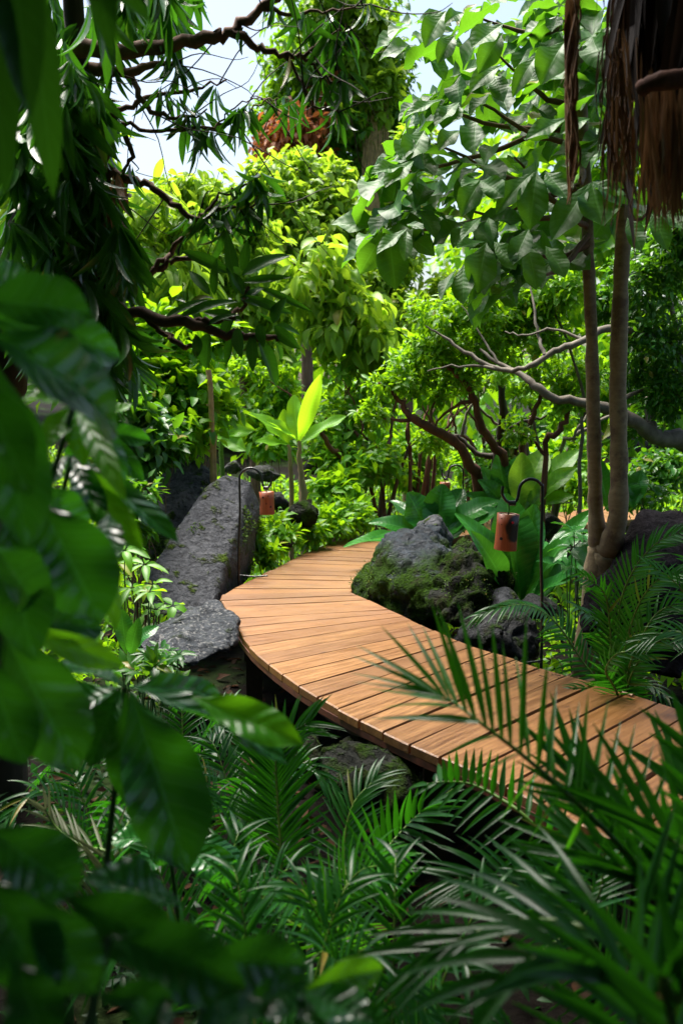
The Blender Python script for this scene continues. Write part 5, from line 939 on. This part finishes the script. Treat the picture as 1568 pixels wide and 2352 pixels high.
frond(t, [b0, W(1340, 2140, 2.1), W(1230, 2060, 2.1), W(1130, 2020, 2.1), W(1040, 2020, 2.1)], 26, 0.224, 0.0101, (0, -.5, .8), 'palm', a0=65, a1=20, droop=.4, start=.2)
t = palm('small palm in the centre foreground with a glossy frond arching right', gp(.03, 2.5))
b0 = gp(.03, 2.5, .18)
frond_px(t, [(775, 2120, 2.6), (830, 2030, 2.63), (874, 1967, 2.65), (929, 1902, 2.7), (984, 1852, 2.72), (1040, 1812, 2.7)], [(984.0, 1852.0, 1064.0, 1807.0, 14), (974.0, 1859.5, 1074.0, 1827.0, 14), (964.0, 1867.0, 1070.0, 1852.0, 14), (954.0, 1876.0, 1064.0, 1877.0, 14), (943.0, 1885.0, 1049.0, 1897.0, 14), (932.0, 1895.0, 1040.0, 1929.5, 14), (922.0, 1906.0, 1021.5, 1948.0, 14), (912.0, 1917.0, 1013.0, 1971.0, 14), (902.0, 1929.0, 994.0, 1991.0, 14), (891.0, 1942.0, 973.0, 2001.0, 14), (882.0, 1954.5, 950.5, 2023.0, 14), (873.0, 1967.0, 941.5, 2044.5, 14), (864.0, 1981.0, 933.0, 2067.0, 14), (854.0, 1996.0, 919.0, 2082.0, 14), (843.0, 2012.0, 904.0, 2097.0, 14), (844.0, 2009.5, 774.0, 1917.0, 14), (851.5, 1997.0, 786.5, 1872.0, 14), (859.0, 1987.0, 813.0, 1853.0, 14), (866.5, 1974.5, 834.0, 1841.0, 14), (876.5, 1962.0, 851.5, 1832.0, 14), (886.5, 1948.0, 871.5, 1825.0, 14), (896.5, 1934.5, 886.5, 1821.0, 14), (909.0, 1919.5, 906.5, 1807.0, 14), (921.5, 1904.5, 926.5, 1812.0, 14), (934.0, 1892.0, 943.0, 1804.0, 14), (949.0, 1879.5, 958.0, 1805.0, 14), (964.0, 1867.0, 976.5, 1807.0, 14), (834.0, 2022.0, 764.0, 1957.0, 14), (824.0, 2037.0, 759.0, 1997.0, 14)], 2.66, 2.6, .005, b0)
frond(t, [b0, W(765, 2120, 2.4), W(780, 2060, 2.35), W(830, 2000, 2.3), W(900, 1985, 2.2)], 25, 0.191, 0.0101, (-.2, -.6, .7), 'palmlime', lift=.1, a0=75, a1=25, droop=.5, start=.12)
frond(t, [b0, W(745, 2180, 2.3), W(755, 2130, 2.25), W(720, 2080, 2.2), W(640, 2070, 2.1)], 23, 0.191, 0.0101, (.1, -.5, .8), 'palmlime', lift=.1, a0=70, a1=20, droop=.4, start=.12)
frond(t, [b0, W(800, 2060, 2.7), W(790, 1950, 2.8), W(810, 1850, 2.85), W(860, 1790, 2.9)], 26, 0.201, 0.0101, (-.5, -.6, .4), 'palm', a0=70, a1=25, droop=.4, start=.12)
t = palm('small upright palm left of centre with a tall straight frond beside the lime-backed leaf', gp(-.13, 2.75))
b0 = gp(-.13, 2.75, .15)
frond(t, [b0, W(652, 2090, 2.85), W(645, 1950, 2.9), W(637, 1830, 2.95), W(635, 1740, 2.98), W(660, 1690, 3.0), W(710, 1660, 3.0)], 36, 0.224, 0.0108, (-.2, -.7, .5), 'palm', lift=.15, a0=62, a1=28, droop=.3, start=.33, label='tall straight frond lit from above')
frond(t, [b0, W(610, 2080, 2.6), W(540, 2010, 2.5), W(470, 1990, 2.4)], 23, 0.180, 0.0094, (.2, -.6, .7), 'palm', a0=75, a1=25, droop=.5, start=.15)
t = palm('large very blurred palm at the bottom right corner of the view', gp(.55, .75))
b0 = gp(.55, .75, .2)
frond(t, [b0, W(1500, 2450, 1.0), W(1440, 2280, 1.0), W(1340, 2205, 1.0), W(1240, 2195, 1.0), W(1160, 2245, 1.0)], 22, 0.247, 0.0144, (.05, -.4, .9), 'palm', lift=.05, a0=75, a1=25, droop=.35, start=.3, rr=.004)
frond(t, [b0, W(1560, 2420, .95), W(1560, 2300, .95), W(1600, 2200, .95)], 19, 0.224, 0.0130, (-.4, -.5, .6), 'palm', a0=75, a1=25, droop=.35, start=.3)
frond(t, [b0, W(1480, 2300, 1.15), W(1420, 2180, 1.2), W(1300, 2120, 1.25), W(1160, 2120, 1.3), W(1000, 2180, 1.3)], 25, 0.269, 0.0108, (0, -.5, .8), 'palm', a0=65, a1=18, droop=.3, start=.3)
t = palm('dim olive palm frond in the shade at lower left', gp(-.75, 2.5))
b0 = gp(-.75, 2.5, .1)
frond(t, [b0, W(250, 1990, 2.5), W(190, 1945, 2.55), W(130, 1900, 2.6), W(105, 1860, 2.6)], 25, 0.168, 0.0072, (.1, -.6, .8), 'palmdry', a0=70, a1=20, droop=.3, start=.2)
frond(t, [b0, W(280, 1960, 2.5), W(290, 1900, 2.6), W(330, 1850, 2.7)], 17, 0.145, 0.0079, (.1, -.6, .8), 'palm', a0=70, a1=20, droop=.3, start=.2)
# right bank palms
d = 4.4
t = palm('palm behind the planks with a frond arching left past the near lantern pole', gp(1.15, 4.7)); b0 = gp(1.15, 4.7, .1)
frond(t, [b0, W(1375, 1590, d), W(1330, 1510, d), W(1275, 1430, d), W(1215, 1392, d - .1), W(1150, 1395, d - .2), W(1100, 1412, d - .2)], 40, .15, .011, (-.2, -.5, .8), 'palm', lift=.1, a0=70, a1=22, droop=.5, start=.25)
frond(t, [b0, W(1400, 1590, d), W(1420, 1520, d), W(1390, 1440, d - .1), W(1330, 1400, d - .2)], 30, .19, .013, (-.4, -.5, .6), 'palm', lift=.1, a0=70, a1=25, droop=.5, start=.2)
frond(t, [b0, W(1375, 1600, 4.2), W(1330, 1580, 4.1), W(1290, 1590, 4.1)], 20, .12, .010, (0, -.5, .8), 'palm', a0=70, a1=22, droop=.4, start=.2)
frond(t, [b0, W(1430, 1600, 4.2), W(1480, 1570, 4.1), W(1530, 1600, 4.0)], 24, .13, .010, (0, -.5, .8), 'palm', a0=75, a1=22, droop=.6, start=.2)
t = palm('upright bushy palm against the huge dark boulder', gp(1.35, 4.4)); b0 = gp(1.35, 4.4, .1)
for pts, n_, L_ in (([(1415, 1590, 4.2), (1418, 1480, 4.2), (1425, 1380, 4.2), (1460, 1300, 4.15), (1510, 1245, 4.1), (1568, 1220, 4.0)], 44, .17), ([(1410, 1560, 4.2), (1400, 1440, 4.2), (1385, 1360, 4.2), (1330, 1320, 4.1)], 32, .14), ([(1440, 1560, 4.1), (1480, 1450, 4.0), (1520, 1400, 4.0), (1590, 1380, 3.9)], 32, .16),
                    ([(1440, 1580, 4.1), (1500, 1480, 4.0), (1560, 1470, 3.9), (1620, 1500, 3.8)], 30, .15), ([(1430, 1560, 4.2), (1450, 1430, 4.1), (1500, 1340, 4.0), (1580, 1310, 3.9)], 36, .16), ([(1415, 1590, 4.0), (1390, 1540, 3.9), (1420, 1500, 3.8), (1480, 1500, 3.8)], 28, .13)):
    frond(t, [b0] + pxl(pts), n_, L_, .010, (-.4, -.7, .45), 'palm', lift=.12, a0=65, a1=22, droop=.3, start=.22)
t = palm('half seen palm at the right edge in front of the dark boulder', gp(1.75, 4.0)); b0 = gp(1.75, 4.0, .1)
for pts in ([(1660, 1500, 3.9), (1600, 1400, 3.9), (1540, 1330, 3.9), (1490, 1300, 3.9)], [(1660, 1500, 3.8), (1600, 1470, 3.8), (1540, 1450, 3.8), (1480, 1470, 3.8)], [(1680, 1480, 3.9), (1640, 1380, 3.9), (1580, 1290, 3.9)]): frond(t, [b0] + pxl(pts), 30, .16, .010, (-.2, -.6, .7), 'palm', a0=65, a1=22, droop=.4, start=.25)
# shaded small palms filling the floor under the near fronds
for i, (px, py, d, lab) in enumerate([(470, 2080, 2.3, 'small shaded palm low at the left of centre'), (560, 1800, 3.3, 'shaded palm in the hollow behind the lime-backed leaf'), (620, 2220, 1.8, 'small shaded palm at the bottom left of centre'), (420, 1690, 3.7, 'small dark palm under the flat flecked rock'), (900, 2190, 1.9, 'small shaded palm low in the centre gap between the arching fronds'), (250, 1850, 2.9, 'small dark palm beneath the big left leaves')]):
    b = W(px, py, d); b0 = gp(b[0], b[1], .05); t = palm(lab, b0, group=None)
    for k in range(5):
        a = k * 1.256 + i; e = np.array([math.cos(a), math.sin(a), 0]) * .33; top = np.array([b[0], b[1], b[2] + .05])
        frond(t, [b0, b0 * .5 + top * .5 + e * .15, top + e * .6 + UP * .04, top + e - UP * .04], 20, .14, .010, (e[0] * -.3, -.3, .9), 'palm', a0=70, a1=22, droop=.45, start=.3, rr=.003)
# ---- unseen shrubs added on both sides of the camera to block side light
for x, y, lab in ((-2.6, .2, 'unseen shrub added left of the viewpoint to block light'), (2.9, 1.2, 'unseen shrub added right of the viewpoint to block light')):
    t = thing('light_blocking_shrub', lab, 'shrub', gp(x, y)); g = G(); n_ = 1600; B = np.array([x, y, .9]) + unit(rv(n_)) * (rng.random((n_, 1)) ** .4) * np.array([.8, 1.6, 1.5]); L = rng.uniform(.18, .3, n_)
    put(g, T_mid, B, rv(n_, .7) - UP * .3, UP + rv(n_, .5), L, L * .45, rng.random(n_)); build('foliage', g, M['deep'], t); g = G()
    for k in range(8): q = B[k * 50]; tube(g, [gp(x, y, -.03), (gp(x, y) + q) / 2 + rv(1, .06)[0], q], [.02, .015, .006], 6, 4)
    build('stem', g, M['barkdark'], t)
# ================================================================== LIGHT, SKY, CAMERA
SUN_EL, SUN_AZ = math.radians(68), math.radians(-38)       # azimuth from +Y, clockwise
w = bpy.data.worlds.new('World'); bpy.context.scene.world = w; w.use_nodes = True; nt = w.node_tree; nt.nodes.clear()
sky = N(nt, 'ShaderNodeTexSky', sky_type='NISHITA'); sky.sun_disc = False; sky.sun_elevation = SUN_EL; sky.sun_rotation = SUN_AZ; sky.dust_density = 4; sky.air_density = 1.2; sky.ozone_density = 1.5
bg = N(nt, 'ShaderNodeBackground'); bg.inputs[1].default_value = .056; lk(nt, sky.outputs[0], bg.inputs[0]); o = N(nt, 'ShaderNodeOutputWorld'); lk(nt, bg.outputs[0], o.inputs[0])
sl = bpy.data.lights.new('sun', 'SUN'); sl.energy = 3.4; sl.angle = math.radians(38); sl.color = (1, .95, .86); so = bpy.data.objects.new('sun', sl); C.objects.link(so)
sd = Vector((math.sin(SUN_AZ) * math.cos(SUN_EL), math.cos(SUN_AZ) * math.cos(SUN_EL), math.sin(SUN_EL))); so.rotation_euler = sd.to_track_quat('Z', 'Y').to_euler(); so.location = sd * 30
cd = bpy.data.cameras.new('camera'); co_ = bpy.data.objects.new('camera', cd); C.objects.link(co_); bpy.context.scene.camera = co_
co_.location = CAM; co_.rotation_euler = (math.radians(90) - PITCH, 0, 0); cd.sensor_fit = 'VERTICAL'; cd.sensor_height = 36; cd.lens = 35; cd.clip_start = .05; cd.clip_end = 500
cd.dof.use_dof = True; cd.dof.focus_distance = 4.7; cd.dof.aperture_fstop = 3.8
sc = bpy.context.scene; sc.view_settings.view_transform = 'Standard'; sc.view_settings.look = 'None'; sc.view_settings.exposure = 2.15
sc.cycles.max_bounces = 8; sc.cycles.transmission_bounces = 4; sc.cycles.use_denoising = True
